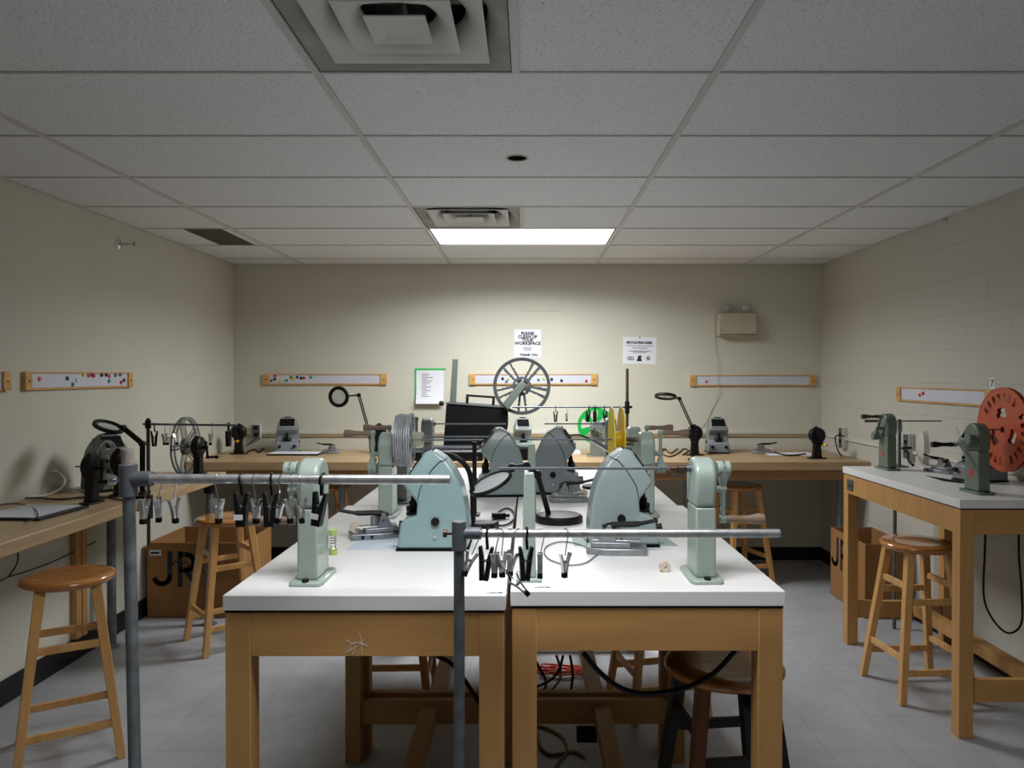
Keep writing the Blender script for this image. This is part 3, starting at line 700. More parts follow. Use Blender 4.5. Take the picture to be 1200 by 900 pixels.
# ------------------------------------------------------------------ stools
def make_stool(label, x, y, rotz, legm=M_STOOLLEG, h=0.725):
    t = thing('wooden_stool', label, 'stool', (x, y, 0), rotz, 'round seated wooden stools')
    rs = 0.172
    MB().lathe([(0, h - 0.004), (rs * .6, h - 0.003), (rs - .02, h), (rs - .008, h - .003), (rs, h - .012), (rs, h - .022), (rs - .012, h - .034), (0, h - .034)], n=48).build('seat', M_STOOLSEAT, t, smooth=50)
    a, b = 0.095, 0.176; zt = h - 0.0345
    def P(sx, sy, z): k = a + (b - a) * (1 - z / zt); return Vector((sx * k, sy * k, z))
    first = True
    for sx in (-1, 1):
        for sy in (-1, 1):
            q = MB(); c0, c1 = P(sx, sy, 0), P(sx, sy, zt); s0, s1 = 0.0155, 0.019
            q.hull8([(c0.x - s0, c0.y - s0, 0), (c0.x + s0, c0.y - s0, 0), (c0.x + s0, c0.y + s0, 0), (c0.x - s0, c0.y + s0, 0),
                     (c1.x - s1, c1.y - s1, zt), (c1.x + s1, c1.y - s1, zt), (c1.x + s1, c1.y + s1, zt), (c1.x - s1, c1.y + s1, zt)])
            m = legm
            if legm is M_BLACKP and first: m = mat('dark_brown_stool_leg', (118, 72, 40), 0.5, var=0.1)
            q.build('leg', m, t, label='unpainted brown leg' if (legm is M_BLACKP and first) else None, bevel=0.003); first = False
    for sx in (-1, 1):
        for z in (0.20, 0.53): MB().bar(P(sx, -1, z) + Vector((0, .015, 0)), P(sx, 1, z) - Vector((0, .015, 0)), 0.016, 0.03).build('rung', legm, t, bevel=0.002)
    for sy in (-1, 1):
        for z in (0.14, 0.46): MB().bar(P(-1, sy, z) + Vector((.015, 0, 0)), P(1, sy, z) - Vector((.015, 0, 0)), 0.016, 0.03).build('rung', legm, t, bevel=0.002)
    return t
s0 = make_stool('light wooden stool standing in front of the left bench, nearest the viewer', -1.875, 3.07, R(32))
dup(s0, (-1.73, 4.33, 0), R(40), 'light wooden stool in front of the marked cardboard box at the left')
dup(s0, (1.90, 3.68, 0), R(4), 'light wooden stool tucked at the white table by the right wall')
dup(s0, (1.57, 5.62, 0), R(18), 'light wooden stool under the right part of the back bench')
dup(s0, (-1.50, 5.62, 0), R(30), 'light wooden stool under the back bench behind the left front rewinder')
dup(s0, (-0.605, 3.42, 0), R(2), 'wooden stool under the rear left work table')
dup(s0, (0.60, 3.50, 0), R(12), 'wooden stool under the rear right work table')
make_stool('dark stool with black painted legs pushed under the right front table', 0.572, 2.20, R(6), M_BLACKP, 0.70)

# ------------------------------------------------------------------ cardboard boxes
def carton(label, x0, x1, y0, y1, h, side, rotz=0, letters=True):
    t = thing('cardboard_box', label, 'box', ((x0 + x1) / 2, (y0 + y1) / 2, 0), rotz, 'open cardboard boxes lettered JR' if letters else None)
    w, d = (x1 - x0) / 2, (y1 - y0) / 2; k = 0.008
    MB().box(-w, w, -d, d, 0.002, 0.01).box(-w, -w + k, -d, d, .01, h).box(w - k, w, -d, d, .01, h).box(-w + k, w - k, -d, -d + k, .01, h).box(-w + k, w - k, d - k, d, .01, h).build('carton', M_CARD, t, bevel=0.002)
    return t, w, d
def jr(t, org, u, rot, s):
    """hand painted capitals J and R in flat strokes; local x to the right, y up"""
    q = MB(); sw = .031 * s
    def stroke(pts):
        for a_, b_ in zip(pts, pts[1:]):
            a_, b_ = Vector((a_[0], a_[1], 0)) * s, Vector((b_[0], b_[1], 0)) * s; d_ = (b_ - a_).normalized() * sw * .18
            q.bar(a_ - d_, b_ + d_, sw, .001, up=(0, 0, 1))
    stroke([(.1, .215), (.1, .065)] + [(.05 + .05 * math.cos(R(-k)), .062 + .047 * math.sin(R(-k))) for k in range(15, 166, 15)])
    stroke([(.165, .215), (.165, 0)])
    stroke([(.165, .2), (.205, .2)] + [(.205 + .048 * math.cos(R(k)), .152 + .048 * math.sin(R(k))) for k in range(75, -91, -15)] + [(.165, .104)])
    stroke([(.198, .104), (.272, 0)])
    o = q.build('painted_letters', M_INK, t, smooth=0); o.location = org; o.rotation_euler = rot
    return o
t, w, d = carton('open cardboard box lettered JR on the floor in the left back corner', -2.41, -1.80, 4.76, 5.28, 0.475, 'f')
zt_ = 0.475
jr(t, (-w + 0.045, -d - 0.0012, 0.20), None, (PI / 2, 0, 0), 1.0)
MB().box(-w + 0.018, -w + 0.09, -d - 0.002, -d - 0.0004, 0.395, 0.43).build('white_label', M_PAPER, t)
MB().box(-w + 0.025, -w + 0.08, -d - 0.003, -d - 0.0022, 0.405, 0.418).build('label_print', M_INK, t)
q = MB()
for pts in ([(0.14, 0.34), (0.15, 0.37), (0.16, 0.33), (0.18, 0.36), (0.2, 0.34)], [(0.22, 0.33), (0.25, 0.36), (0.27, 0.32), (0.3, 0.33)], [(0.36, 0.33), (0.385, 0.31), (0.36, 0.29), (0.385, 0.27), (0.36, 0.265)]):
    q.tube(smooth_pts([(-w + a, -d - 0.0018, b) for a, b in pts], 4), 0.0025, 5)
q.build('marker_scribble', M_INK, t)
t, w, d = carton('open cardboard box lettered JR on the floor by the right wall', 2.12, 2.41, 4.74, 5.28, 0.47, 'l')
jr(t, (-w - 0.0012, 0.245, 0.215), None, (PI / 2, 0, -PI / 2), 0.95)
t, w, d = carton('plain cardboard box on the floor under the back bench', 0.05, 0.62, 5.55, 6.1, 0.33, 'n', letters=False)

# ------------------------------------------------------------------ rewinders
def arc(cx, cz, r, a0, a1, n):
    return [(cx + r * math.cos(R(a0 + (a1 - a0) * i / n)), cz + r * math.sin(R(a0 + (a1 - a0) * i / n))) for i in range(n + 1)]
def crank_parts(t, ang, m, hm, y, zc, up=0.052, down=0.078, hl=0.1, hr=0.0115, big=0.021, drum=0.017):
    c, s = math.cos(R(ang)), math.sin(R(ang))
    u = Vector((c, 0, s)); v = Vector((-s, 0, c)); o = Vector((0, y, zc))
    q = MB()
    pts = [(-0.007, -down), (0.007, -down), (0.0075, 0.012), (big * 0.96, up - 0.006)] + arc(0, up, big, 0, 180, 12) + [(-big * 0.96, up - 0.006), (-0.0075, 0.012)]
    q.prism(pts, o, u, v, -0.006, 0.006)
    if drum > 0.006:
        q.cyl(o + v * up + Vector((0, -drum, 0)), o + v * up + Vector((0, drum, 0)), big, n=24)
        q.bar(o + v * (up - big * .5), o + v * .006, big * 1.7, drum * 1.7, .013, .012, up=(0, 1, 0))
    q.cyl(o + Vector((0, -0.009, 0)), o + Vector((0, 0.0275, 0)), 0.009, n=14)
    e = o + v * (-down)
    q.cyl(e + Vector((0, -0.009, 0)), e + Vector((0, 0.009, 0)), 0.0105, n=14)
    cr = q.build('crank', m, t, bevel=0.0025)
    MB().lathe([(0.0, 0.0), (hr * .75, 0.0), (hr * .95, .012), (hr * .72, .03), (hr * .8, .055), (hr * 1.25, hl - .018), (hr * 1.1, hl - .003), (0, hl)], e + Vector((0, -0.0095, 0)), (0, -1, 0), 18).build('handle', hm, cr)
    return cr
def rewind(label, x, y, z, rotz, crank=0, sp=0.0, m=M_GREEN, m2=None, hm=M_HANDLE, collar=False, red=False, axz=0.281, spring=False, group='green film rewinders', s=1.0):
    t = thing('film_rewinder', label, 'film rewinder', (x, y, z), rotz, group); t.scale = (s, s, s)
    m2 = m2 or m
    q = MB().prism([(-0.08, -0.034), (-0.066, -0.042), (0.066, -0.042), (0.08, -0.034), (0.08, 0.034), (0.066, 0.042), (-0.066, 0.042), (-0.08, 0.034)], (0, 0, 0), (1, 0, 0), (0, 1, 0), 0.0, 0.011)
    q.build('base', m, t, bevel=0.004)
    MB().cyl((0.071, 0, 0.0112), (0.071, 0, 0.018), 0.009, n=6).cyl((-0.071, 0, 0.0112), (-0.071, 0, 0.018), 0.009, n=6).build('mounting_bolts', M_BLACK, t)
    MB().prism([(-0.057, 0.0112), (0.057, 0.0112), (0.052, 0.188), (-0.052, 0.188)], (0, 0, 0), (1, 0, 0), (0, 0, 1), -0.0255, 0.0255).build('column', m2, t, bevel=0.005)
    hd = [(-0.053, 0.1885), (0.053, 0.1885), (0.058, 0.235)] + arc(0, 0.252, 0.059, 8, 172, 16) + [(-0.058, 0.235)]
    MB().prism(hd, (0, 0, 0), (1, 0, 0), (0, 0, 1), -0.0275, 0.0275).build('gear_housing', m, t, bevel=0.010, seg=3)
    crank_parts(t, crank, m, hm, -0.056, 0.228)
    if sp > 0:
        sd = MB().cyl((0, 0.0275, axz), (0, 0.0275 + sp, axz), 0.0036, n=10).cyl((0, 0.0275, axz), (0, 0.04, axz), 0.010, n=14).build('spindle', M_STEELD, t)
        if collar: MB().cyl((0, 0.041, axz), (0, 0.062, axz), 0.0095, n=14).cyl((0, 0.063, axz), (0, 0.082, axz), 0.0078, n=14).cyl((0.0, 0.045, axz - 0.017), (0.0, 0.075, axz - 0.017), 0.006, n=10).build('collar', M_BROWNM, sd)
    if red:
        MB().box(-0.012, 0.012, -0.0268, -0.0258, 0.07, 0.105).build('red_label', M_RED, t)
    if spring:
        sp_ = MB(); sp_.cyl((-0.03, 0.043, 0.105), (-0.03, 0.043, 0.12), 0.011, n=12).cyl((-0.03, 0.043, 0.055), (-0.03, 0.043, 0.072), 0.011, n=12)
        so = sp_.build('spring_caps', M_LIME, t, label='pale lime green caps')
        pts = [(-0.03 + 0.008 * math.cos(a * 0.5), 0.043 + 0.008 * math.sin(a * 0.5), 0.072 + 0.033 * a / 60) for a in range(61)]
        MB().tube(pts, 0.0012, 5).build('coil_spring', M_CHROME, so)
    return t
EL, ER = -PI / 2, PI / 2     # spindle towards +X  /  towards -X
rewind('sage green film rewinder at the left front corner of the left front table', -0.552, 1.935, TH, EL, 0, 0.0, spring=True)
rewind('sage green film rewinder on the left front table beside the stack of grey reels', -0.525, 2.82, TH, EL, 180, 0.33, m=M_GREENG if False else M_GREEN)
rewind('dull green film rewinder standing behind the stack of grey reels on the rear left table', -0.52, 3.13, TH, EL, 180, 0.33, m=M_GREENG, axz=0.268)
rewind('dull green film rewinder with raised amber handle on the rear left table', -0.50, 3.76, TH, EL, 180, 0.36, m=M_GREENG, hm=M_HANDLEO)
rewind('sage green film rewinder at the right front corner of the right front table', 0.449, 1.955, TH, ER, 0, 0.50, collar=True)
rewind('sage green film rewinder on the right front table beside the yellow reel', 0.442, 2.84, TH, ER, 180, 0.46, collar=True)
rewind('sage green film rewinder directly behind the yellow reel rewinder on the rear right table', 0.435, 3.12, TH, ER, 180, 0.0)
rewind('dull green film rewinder at the back of the rear right table', 0.408, 3.76, TH, ER, 75, 0.30, m=M_GREENG)
p = hz(699, 533, BH)
GRB = (at(699, 533, 5.72).x, 5.72)
rewind('grey green film rewinder on the back bench holding the bright green reel', GRB[0], GRB[1], BH, 0, 60, 0.06, m=M_GREENG, hm=M_BLACK, axz=0.262, s=0.88)
rg = rewind('dark green film rewinder with red label in front of the orange reel', 2.0, 3.36, TH, EL, -75, 0.16, m=M_GREEND, hm=M_BLACK, red=True)
rewind('dark green film rewinder with red label at the far end of the right wall table', 2.0, 4.2, TH, EL, 150, 0.0, m=M_GREEND, hm=mat('olive_handle', (84, 70, 40), 0.45, var=0.1), red=True)

def black_rewind(label, x, y, z, rotz, crank=0, sp=0.0, knob=None, group='small black film rewinders'):
    t = thing('film_rewinder', label, 'film rewinder', (x, y, z), rotz, group)
    q = MB().prism([(-0.068, -0.02), (-0.045, -0.036), (0.045, -0.036), (0.068, -0.02), (0.068, 0.02), (0.045, 0.036), (-0.045, 0.036), (-0.068, 0.02)], (0, 0, 0), (1, 0, 0), (0, 1, 0), 0, 0.009)
    q.build('base', M_BLACK, t, bevel=0.003)
    MB().prism([(-0.038, 0.0092), (0.038, 0.0092), (0.03, 0.03), (0.026, 0.1), (0.036, 0.13), (-0.036, 0.13), (-0.026, 0.1), (-0.03, 0.03)], (0, 0, 0), (1, 0, 0), (0, 0, 1), -0.02, 0.02).build('column', M_BLACK, t, bevel=0.004)
    MB().lathe([(0, -0.026), (0.05, -0.026), (0.059, -0.018), (0.059, 0.018), (0.05, 0.026), (0, 0.026)], (0, 0, 0.172), (0, 1, 0), 30).cyl((0, -0.02, 0.2), (0, 0.02, 0.222), 0.02, n=14).build('gear_housing', M_BLACK, t)
    crank_parts(t, crank, M_BLACK, knob or M_BLACKM, -0.050, 0.165, up=0.03, down=0.062, hl=0.03 if knob else 0.055, hr=0.008, big=0.012, drum=0.0)
    if sp: MB().cyl((0, 0.0265, 0.172), (0, 0.0265 + sp, 0.172), 0.004, n=10).build('spindle', M_STEELD, t)
    return t
p = hz(959, 538, BH); black_rewind('black film rewinder with yellow knob at the right end of the back bench', p.x, p.y + 0.03, BH, 0, 25, 0.05, M_YELLOW)
p = hz(815, 534, BH); black_rewind('black film rewinder on the back bench under the folded magnifier lamp', p.x, p.y + 0.03, BH, 0, -10, 0.05)
p = hz(278, 532.5, BH); black_rewind('black film rewinder with amber knob at the left end of the back bench', p.x, p.y + 0.03, BH, 0, 20, 0.05, M_YKNOB)
p = hz(441, 533, BH); black_rewind('black film rewinder on the back bench below the ring magnifier lamp', p.x, p.y + 0.10, BH, 0, -20, 0.05)
p = hz(99, 592, LH); black_rewind('black film rewinder at the near end of the left bench beside the light box', p.x, p.y + 0.06, LH, PI / 2, -10, 0.05)
p = hz(136, 582, LH); LR2 = (p.x, p.y + 0.04); black_rewind('black film rewinder on the left bench carrying the small grey reel', p.x, p.y + 0.04, LH, PI / 2, -20, 0.10)
p = hz(230, 557, LH); LR3 = (p.x, p.y + 0.03); black_rewind('black film rewinder at the far end of the left bench carrying the large grey reel', p.x, p.y + 0.03, LH, PI / 2, 15, 0.11)

# spindle support posts
def post(label, px, py, h, w0=0.036, w1=0.026):
    p = hz(px, py, TH); t = thing('spindle_support', label, 'support post', (p.x, p.y + 0.03, TH), 0, 'green spindle support posts')
    q = MB(); q.hull8([(-w0 / 2, -.03, .009), (w0 / 2, -.03, .009), (w0 / 2, .03, .009), (-w0 / 2, .03, .009), (-w1 / 2, -.012, h), (w1 / 2, -.012, h), (w1 / 2, .012, h), (-w1 / 2, .012, h)])
    q.build('post', M_GREEND if False else M_GREEN, t, bevel=0.003)
    MB().box(-0.033, 0.033, -0.045, 0.045, 0, 0.0088).build('base', M_GREEN, t, bevel=0.003)
    return t
post('tapered green spindle support post at the inner front corner of the right front table', 620, 681, 0.272)
post('tapered green spindle support post in the middle of the tables below the rear clips', 623, 603, 0.262)

# ------------------------------------------------------------------ viewers
VP = [(0, 0), (.212, 0), (.211, .06), (.204, .125), (.190, .182), (.166, .234), (.142, .265), (.108, .289), (.080, .286), (.016, .190), (.060, .137), (.058, .095), (.033, .090), (.010, .075)]
def viewer(label, x, y, z, rotz, m, w=0.075, s=1.0, taper=0.72, m_base=None, vents=True, group='film viewers', cone=False):
    t = thing('film_viewer', label, 'film viewer', (x, y, z), rotz, group); t.scale = (s, s, s)
    C = -0.106
    pr = [(a + C, b + 0.007) for a, b in VP]
    tp = lambda a, b: 1 - .1 * max(0, min(b, .207)) / .2 - (1 - taper) * 1.3 * (max(0, b - .2) / .09) ** 1.3
    # body with the neck gap; outline in (Y,Z), swept along X
    q = MB().prism(pr, (0, 0, 0), (0, 1, 0), (0, 0, 1), -w, w)
    for zc in (.207, .232, .256, .278):
        bmesh.ops.bisect_plane(q.bm, geom=q.bm.verts[:] + q.bm.edges[:] + q.bm.faces[:], plane_co=(0, 0, zc), plane_no=(0, 0, 1))
    for vv in q.bm.verts: vv.co.x *= tp(0, vv.co.z)
    q.build('housing', m, t, bevel=0.009, seg=3)
    MB().box(-w * 1.0, w * 1.0, C - .002, C + .214, 0, 0.0068).build('rubber_foot', M_BLACKM, t)
    # screen on the sloped hood face
    a, b = Vector((0, C + .078, .284 + .007)), Vector((0, C + .022, .200 + .007)); d = (b - a); n_ = Vector((0, d.z, -d.y)).normalized()
    if n_.y > 0: n_ = -n_
    ws = w * 0.62
    def fr(k0, k1, off0, off1, wx):
        P0, P1 = a + d * k0, a + d * k1
        return [P0 + n_ * off0 + Vector((-wx, 0, 0)), P0 + n_ * off0 + Vector((wx, 0, 0)), P1 + n_ * off0 + Vector((wx, 0, 0)), P1 + n_ * off0 + Vector((-wx, 0, 0)),
                P0 + n_ * off1 + Vector((-wx, 0, 0)), P0 + n_ * off1 + Vector((wx, 0, 0)), P1 + n_ * off1 + Vector((wx, 0, 0)), P1 + n_ * off1 + Vector((-wx, 0, 0))]
    MB().hull8(fr(0.12, 0.8, 0.0005, 0.003, ws)).build('screen', M_SCREEN, t)
    MB().hull8(fr(0.83, 0.97, 0.0005, 0.006, ws * 1.05)).build('screen_lip', M_GREYB, t, bevel=0.001)
    # film gate in the neck
    q = MB(); q.cyl((0, C + .040, .1), (0, C + .040, .14), 0.014, n=16).box(-0.03, 0.03, C + .022, C + .056, .0985, .108).cyl((0, C + .040, .14), (0, C + .046, .17), 0.010, n=14).cyl((-.028, C + .03, .112), (-.028, C + .03, .128), .008, n=10).cyl((.028, C + .03, .112), (.028, C + .03, .128), .008, n=10)
    q.build('lens_assembly', M_BLACK, t)
    for sx in (-1, 1):
        MB().cyl((sx * w * 0.62, C + .0055, .055), (sx * w * 0.62, C - .012, .057), .012, n=16).build('focus_knob', M_BLACK, t)
        xs = sx * w * tp(0, .09)
        MB().cyl((xs + sx * .0005, C + .115, .088), (xs + sx * .007, C + .115, .088), .0125, n=20).build('side_knob', M_BLACK, t)
        xs2 = sx * w * tp(0, .045)
        MB().cyl((xs2 + sx * .0005, C + .115, .044), (xs2 + sx * .006, C + .115, .044), .005, n=12).build('side_screw', M_CHROME, t)
        q = MB(); sp_ = [(.150, .266), (.125, .257), (.105, .236), (.088, .210), (.070, .180), (.062, .143)]
        q.tube([(sx * (w * tp(0, zz) + .0004), C + yy, zz + .007) for yy, zz in sp_], 0.0011, 5); q.build('seam', M_BLACKM, t)
    if vents:
        q = MB()
        for k in range(3):
            yy = C + .080 + k * .011; zz = .2855 + .007 + (yy - C - .080) * .14
            q.bar((-.026, yy, zz), (.026, yy + .0, zz), .0048, .004)
        q.build('vent_slots', M_BLACKM, t)
    return t
viewer('pale teal film viewer on the left front table, seen from its side', -0.285, 2.31, TH, -PI / 2, M_TEAL)
p = hz(585, 582, TH); viewer('grey film viewer on the rear left table facing left', p.x + 0.005, p.y + 0.06, TH, -PI / 2 + R(4), M_GREYV)
viewer('grey blue film viewer on the right front table behind the splicer', 0.292, 2.36, TH, PI / 2, M_GREYV)
viewer('dark grey film viewer on the rear right table facing right', 0.125, 3.37, TH, PI / 2 - R(6), mat('steel_grey_enamel', (138, 146, 150), 0.38, var=0.07, scale=160))
p = hz(336, 530, BH); viewer('grey film viewer on the back bench left of the ring magnifier lamp', p.x, 6.06, BH, R(14), M_GREYB, w=0.095, s=0.95)
p = hz(841, 532, BH); viewer('grey film viewer on the back bench below the emergency light', at(841, 530, 6.0).x, 6.02, BH, R(-4), M_GREYB, w=0.088, s=0.95)
viewer('grey film viewer on the back bench below the big reel', at(612, 530, 6.0).x, 6.0, BH, R(8), M_GREYV, w=0.078, s=0.95)
p = hz(98, 572, LH); viewer('dull olive grey film viewer at the wall end of the left bench', -2.235, 4.0, LH, PI / 2 - R(32), M_OLIVEV, w=0.085, s=1.0)
viewer('grey film viewer on the right wall table behind the red labelled rewinder', 2.24, 3.74, TH, -PI / 2 + R(12), M_GREYB, w=0.075, s=0.95)

# ------------------------------------------------------------------ splicers
def splicer(label, x, y, z, rotz, s=1.0, roll=True, lever=1, group='film splicers'):
    t = thing('film_splicer', label, 'film splicer', (x, y, z), rotz, group); t.scale = (s, s, s)
    q = MB(); q.prism([(-.088, -.04), (.03, -.05), (.088, -.034), (.088, .034), (.03, .05), (-.088, .04)], (0, 0, 0), (1, 0, 0), (0, 1, 0), 0.0, 0.020)
    q.prism([(-.04, -.036), (.075, -.036), (.075, .036), (-.04, .036)], (0, 0, 0), (1, 0, 0), (0, 1, 0), 0.0202, 0.036)
    q.build('base', M_ALU, t, bevel=0.003)
    MB().box(-.07, .07, -.022, .022, .0365, .041).build('film_plate', M_CHROME, t, bevel=0.001)
    for sy in (-1, 1):
        q = MB(); q.prism([(.0, .0365), (.055, .0365), (.026, .085), (.016, .085)], (0, sy * .03, 0), (1, 0, 0), (0, 0, 1), -.003, .003); q.build('bracket', M_ALU, t, bevel=0.001)
    q = MB(); q.tube(smooth_pts([(.04, 0, .07), (.0, 0, .082), (-.06, 0, .085), (-.12, 0, .098)], 5), [.011] * 5 + [.009] * 6 + [.006] * 5, 8)
    q.build('lever', M_BLACK, t)
    MB().cyl((-.005, 0, .0415), (-.005, 0, .07), .013, n=16).build('knob', M_ALU, t)
    MB().cyl((.02, -.033, .0605), (.02, .033, .0605), .005, n=10).build('pivot_pin', M_CHROME, t)
    if roll: MB().cyl((-.07, -.012, .036), (-.07, .012, .036), .016, n=18).build('tape_roll', M_CORK, t, label='beige tape roll')
    MB().cyl((-.02, -.051, .011), (-.02, -.0475, .011), .005, n=10).cyl((-.05, -.0475, .011), (-.05, -.044, .011), .006, n=10).build('screws', M_BLACK, t)
    return t
p = hz(436, 634, TH); splicer('metal film splicer with black lever on the left front table left of the teal viewer', p.x, p.y + 0.06, TH, R(20), 0.95)
p = hz(725, 652, TH); splicer('metal film splicer on the right front table in front of the grey blue viewer', p.x, p.y + 0.05, TH, R(174), 1.0, roll=False)
p = hz(665, 592, TH); splicer('metal film splicer on the rear right table below the dark grey viewer', p.x + .01, 3.13, TH, R(186), 0.92)
p = hz(385, 532, BH); splicer('small metal film splicer on the back bench left of the ring magnifier lamp', p.x, p.y + 0.05, BH, R(10), 0.85)
p = hz(896, 532, BH); splicer('small metal film splicer on the back bench right of the viewer under the emergency light', p.x, p.y + 0.05, BH, R(170), 0.9)
p = hz(1108, 555, TH); splicer('metal film splicer on the right wall table beside the steel rod stand', 2.22, 4.06, TH, R(-70), 0.9, roll=False)
# mats
def slab(name, label, cat, cs, z, th, m, group=None):
    q = MB(); q.hull8([(c[0], c[1], z) for c in cs] + [(c[0], c[1], z + th) for c in cs]); o = q.build(name, m, bevel=0.0005)
    return tag(o, label, cat, group)

# ------------------------------------------------------------------ reels
def spoked(n, gap, wide_r0, pair=True):
    def hole(i, a, r): return False
    return hole
def make_reel(label, loc, rotz, r, w, m, style='pair', n=5, group='film reels', hubr=0.3, tilt=0, spin=0, flanges=2, bold=False):
    t = thing('film_reel', label, 'film reel', loc, rotz, group)
    t.rotation_euler = (tilt, 0, rotz)
    if style == 'pair':
        ri = .885 if bold else .9
        radii = [0.012, r * hubr * .55, r * hubr * .8, r * hubr, r * .42, r * .55, r * .7, r * .82, r * ri, r]
        def hole(i, a, q):
            if bold and r * hubr * .55 < q < r * hubr * .8: return (a + spin) % 72 < 22
            if q < r * hubr or q > r * ri: return False
            b = (a + spin) % (360 / n); P = 360 / n
            half = 3.4 * (r * .55) / q if not bold else 6.0
            sw = (4.6 if not bold else 8.0) * (r * .6) / q
            d = abs(b - P / 2)
            return d < half if (d < half + sw) else True
    elif style == 'wide':
        radii = [0.012, r * .2, r * .3, r * .45, r * .6, r * .72, r * .82, r]
        def hole(i, a, q):
            if q < r * .3 or q > r * .82: return False
            b = (a + spin) % (360 / n); return abs(b - 180 / n) > 16
    elif style == 'slots':
        radii = [0.014, r * .12, r * .3, r * .42, r * .52, r * .6, r * .68, r * .76, r * .86, r]
        def hole(i, a, q):
            if r * .3 < q < r * .52:
                b = (a + spin) % 120; return b < 56 and not (q > r * .42 and (b < 9 or b > 47))
            if r * .68 < q < r * .86:
                b = (a + spin) % 15; return b < 8 and ((a + spin + 17) % 120) < 105
            return False
    elif style == 'solid':
        radii = [0.012, r * .3, r]
        hole = lambda i, a, q: False
    for k in range(flanges):
        y = (-w / 2 if k == 0 else w / 2) if flanges == 2 else 0
        MB().polar((0, y, 0), (0, 1, 0), radii, 144, hole, 0.0022).build('flange', m, t, bevel=0)
    MB().ring((0, 0, 0), (0, 1, 0), r * 0.22, r * 0.25, w - 0.0024, 36).build('hub', m, t)
    e = MB(); e.ring((0, -w / 2, 0), (0, 1, 0), r - 0.002, r + 0.001, 0.0045, 72)
    e.ring((0, w / 2, 0), (0, 1, 0), r - 0.002, r + 0.001, 0.0045, 72) if flanges == 2 else None
    e.build('rolled_rims', m, t)
    return t
# large grey reel on left bench
make_reel('large grey metal reel mounted at the far end of the left bench', (LR3[0] - 0.075, LR3[1], LH + 0.172), PI / 2, 0.178, 0.022, M_REEL, 'pair', 5)
make_reel('small grey metal reel mounted on the left bench next to the olive viewer', (LR2[0] - 0.075, LR2[1], LH + 0.172 + 0.0), PI / 2, 0.105, 0.018, M_REEL, 'pair', 5)
# orange reel
make_reel('large orange plastic reel mounted on the right wall table', (2.12, 3.36, TH + 0.281), PI / 2, 0.187, 0.016, M_ORANGE, 'slots', 3, spin=113)
# yellow reel on right rear spindle
make_reel('yellow plastic reel seen edge on between the rear clips and the right rewinder', (0.332, 2.84, TH + 0.281), PI / 2, 0.122, 0.036, M_YELLOW, 'solid', 3)
# bright green reel on back bench
make_reel('bright green plastic reel on the back bench behind the hanging clips', (GRB[0], GRB[1] + 0.062, BH + 0.262 * .88), 0, 0.138, 0.022, M_GREENP, 'wide', 5, spin=30)
# grey reels stacked on the left rear spindle
xs = -0.525 + 0.0275
for k, (dx, rr) in enumerate(((0.012, .094), (0.024, .098), (0.036, .096), (0.048, .092), (0.060, .1))):
    lab = ['first', 'second', 'third', 'fourth', 'fifth'][k]
    make_reel(f'edge on grey reel, {lab} from the left in the stack beside the left rewinder', (xs + dx, 2.82, TH + 0.281), PI / 2 + R(random.uniform(-1.2, 1.2)), rr, 0.0065, M_REELL, 'pair', 5, group='grey reels stacked on the left spindle')
tag(MB().ring((xs + 0.087, 2.82, TH + 0.281), (1, 0, 0), 0.022, 0.03, 0.035, 24).build('plastic_core', M_CLEAR), 'clear plastic film core on the spindle beside the stacked grey reels', 'film core')
# support stand black at the end of the left spindle
p = at(557, 519, 2.82)
t = thing('spindle_support', 'slim black spindle support rod on the left front table', 'support post', (p.x - .003, 2.82, TH), 0)
MB().box(-0.02, 0.02, -0.03, 0.03, 0, 0.006).build('base', M_BLACK, t, bevel=0.001)
MB().box(-0.008, 0.008, -0.006, 0.006, 0.006, 0.274).build('post', M_BLACK, t, bevel=0.001)

# ------------------------------------------------------------------ projector on the back bench
pc = at(555, 520, 5.72)
pj = thing('film_projector', 'black cased film projector with raised reel arms on the back bench', 'projector', (pc.x, 5.75, BH), 0)
tl = Matrix.Rotation(R(4), 4, 'Y')
MB().box(-0.24, 0.24, -0.14, 0.14, 0.0, 0.05).build('base', M_GREYB, pj, bevel=0.006)
MB().box(-0.225, 0.235, -0.12, 0.12, 0.051, 0.385, tl).build('case', M_BLACKM, pj, bevel=0.008)
MB().box(-0.23, 0.24, -0.125, 0.125, 0.3855, 0.397, tl).build('lid_trim', M_REELD, pj, bevel=0.003)
q = MB(); q.box(-0.09, -0.07, -0.02, 0.02, 0.397, 0.45, tl).box(0.11, 0.13, -0.02, 0.02, 0.397, 0.45, tl).box(-0.09, 0.13, -0.02, 0.02, 0.45, 0.466, tl); q.build('handle', M_BLACK, pj, bevel=0.003)
MB().sphere((-0.235, -0.1, 0.405), 0.02).build('latch_knob', M_BLACK, pj)
p0, p1 = at(531, 463, 5.9) - Vector(pj.location), at(534, 421, 5.9) - Vector(pj.location)
MB().bar(p0 + Vector((0, -0.02, -0.06)), p1 + Vector((0, -0.02, 0)), 0.02, 0.048, 0.02, 0.042, up=(1, 0, 0)).build('rear_reel_arm', M_ARM, pj, bevel=0.003)
yr = 5.6
p0, p1 = at(594, 474, yr) - Vector(pj.location), at(611.5, 452, yr) - Vector(pj.location)
MB().bar(p0 + (p0 - p1) * 0.15, p1 + (p1 - p0) * 0.15, 0.014, 0.062, 0.014, 0.05, up=(0.7, 0, 0.7)).cyl(p1, p1 + Vector((0, 0.06, 0)), 0.008).build('front_reel_arm', M_ARM, pj, bevel=0.004)
c = at(611.5, 452.5, yr + 0.03)
make_reel('large dark grey reel on the raised arm of the projector', c, 0, 0.213, 0.02, M_REELD, 'pair', 5, spin=20, hubr=0.33, flanges=1, bold=True)
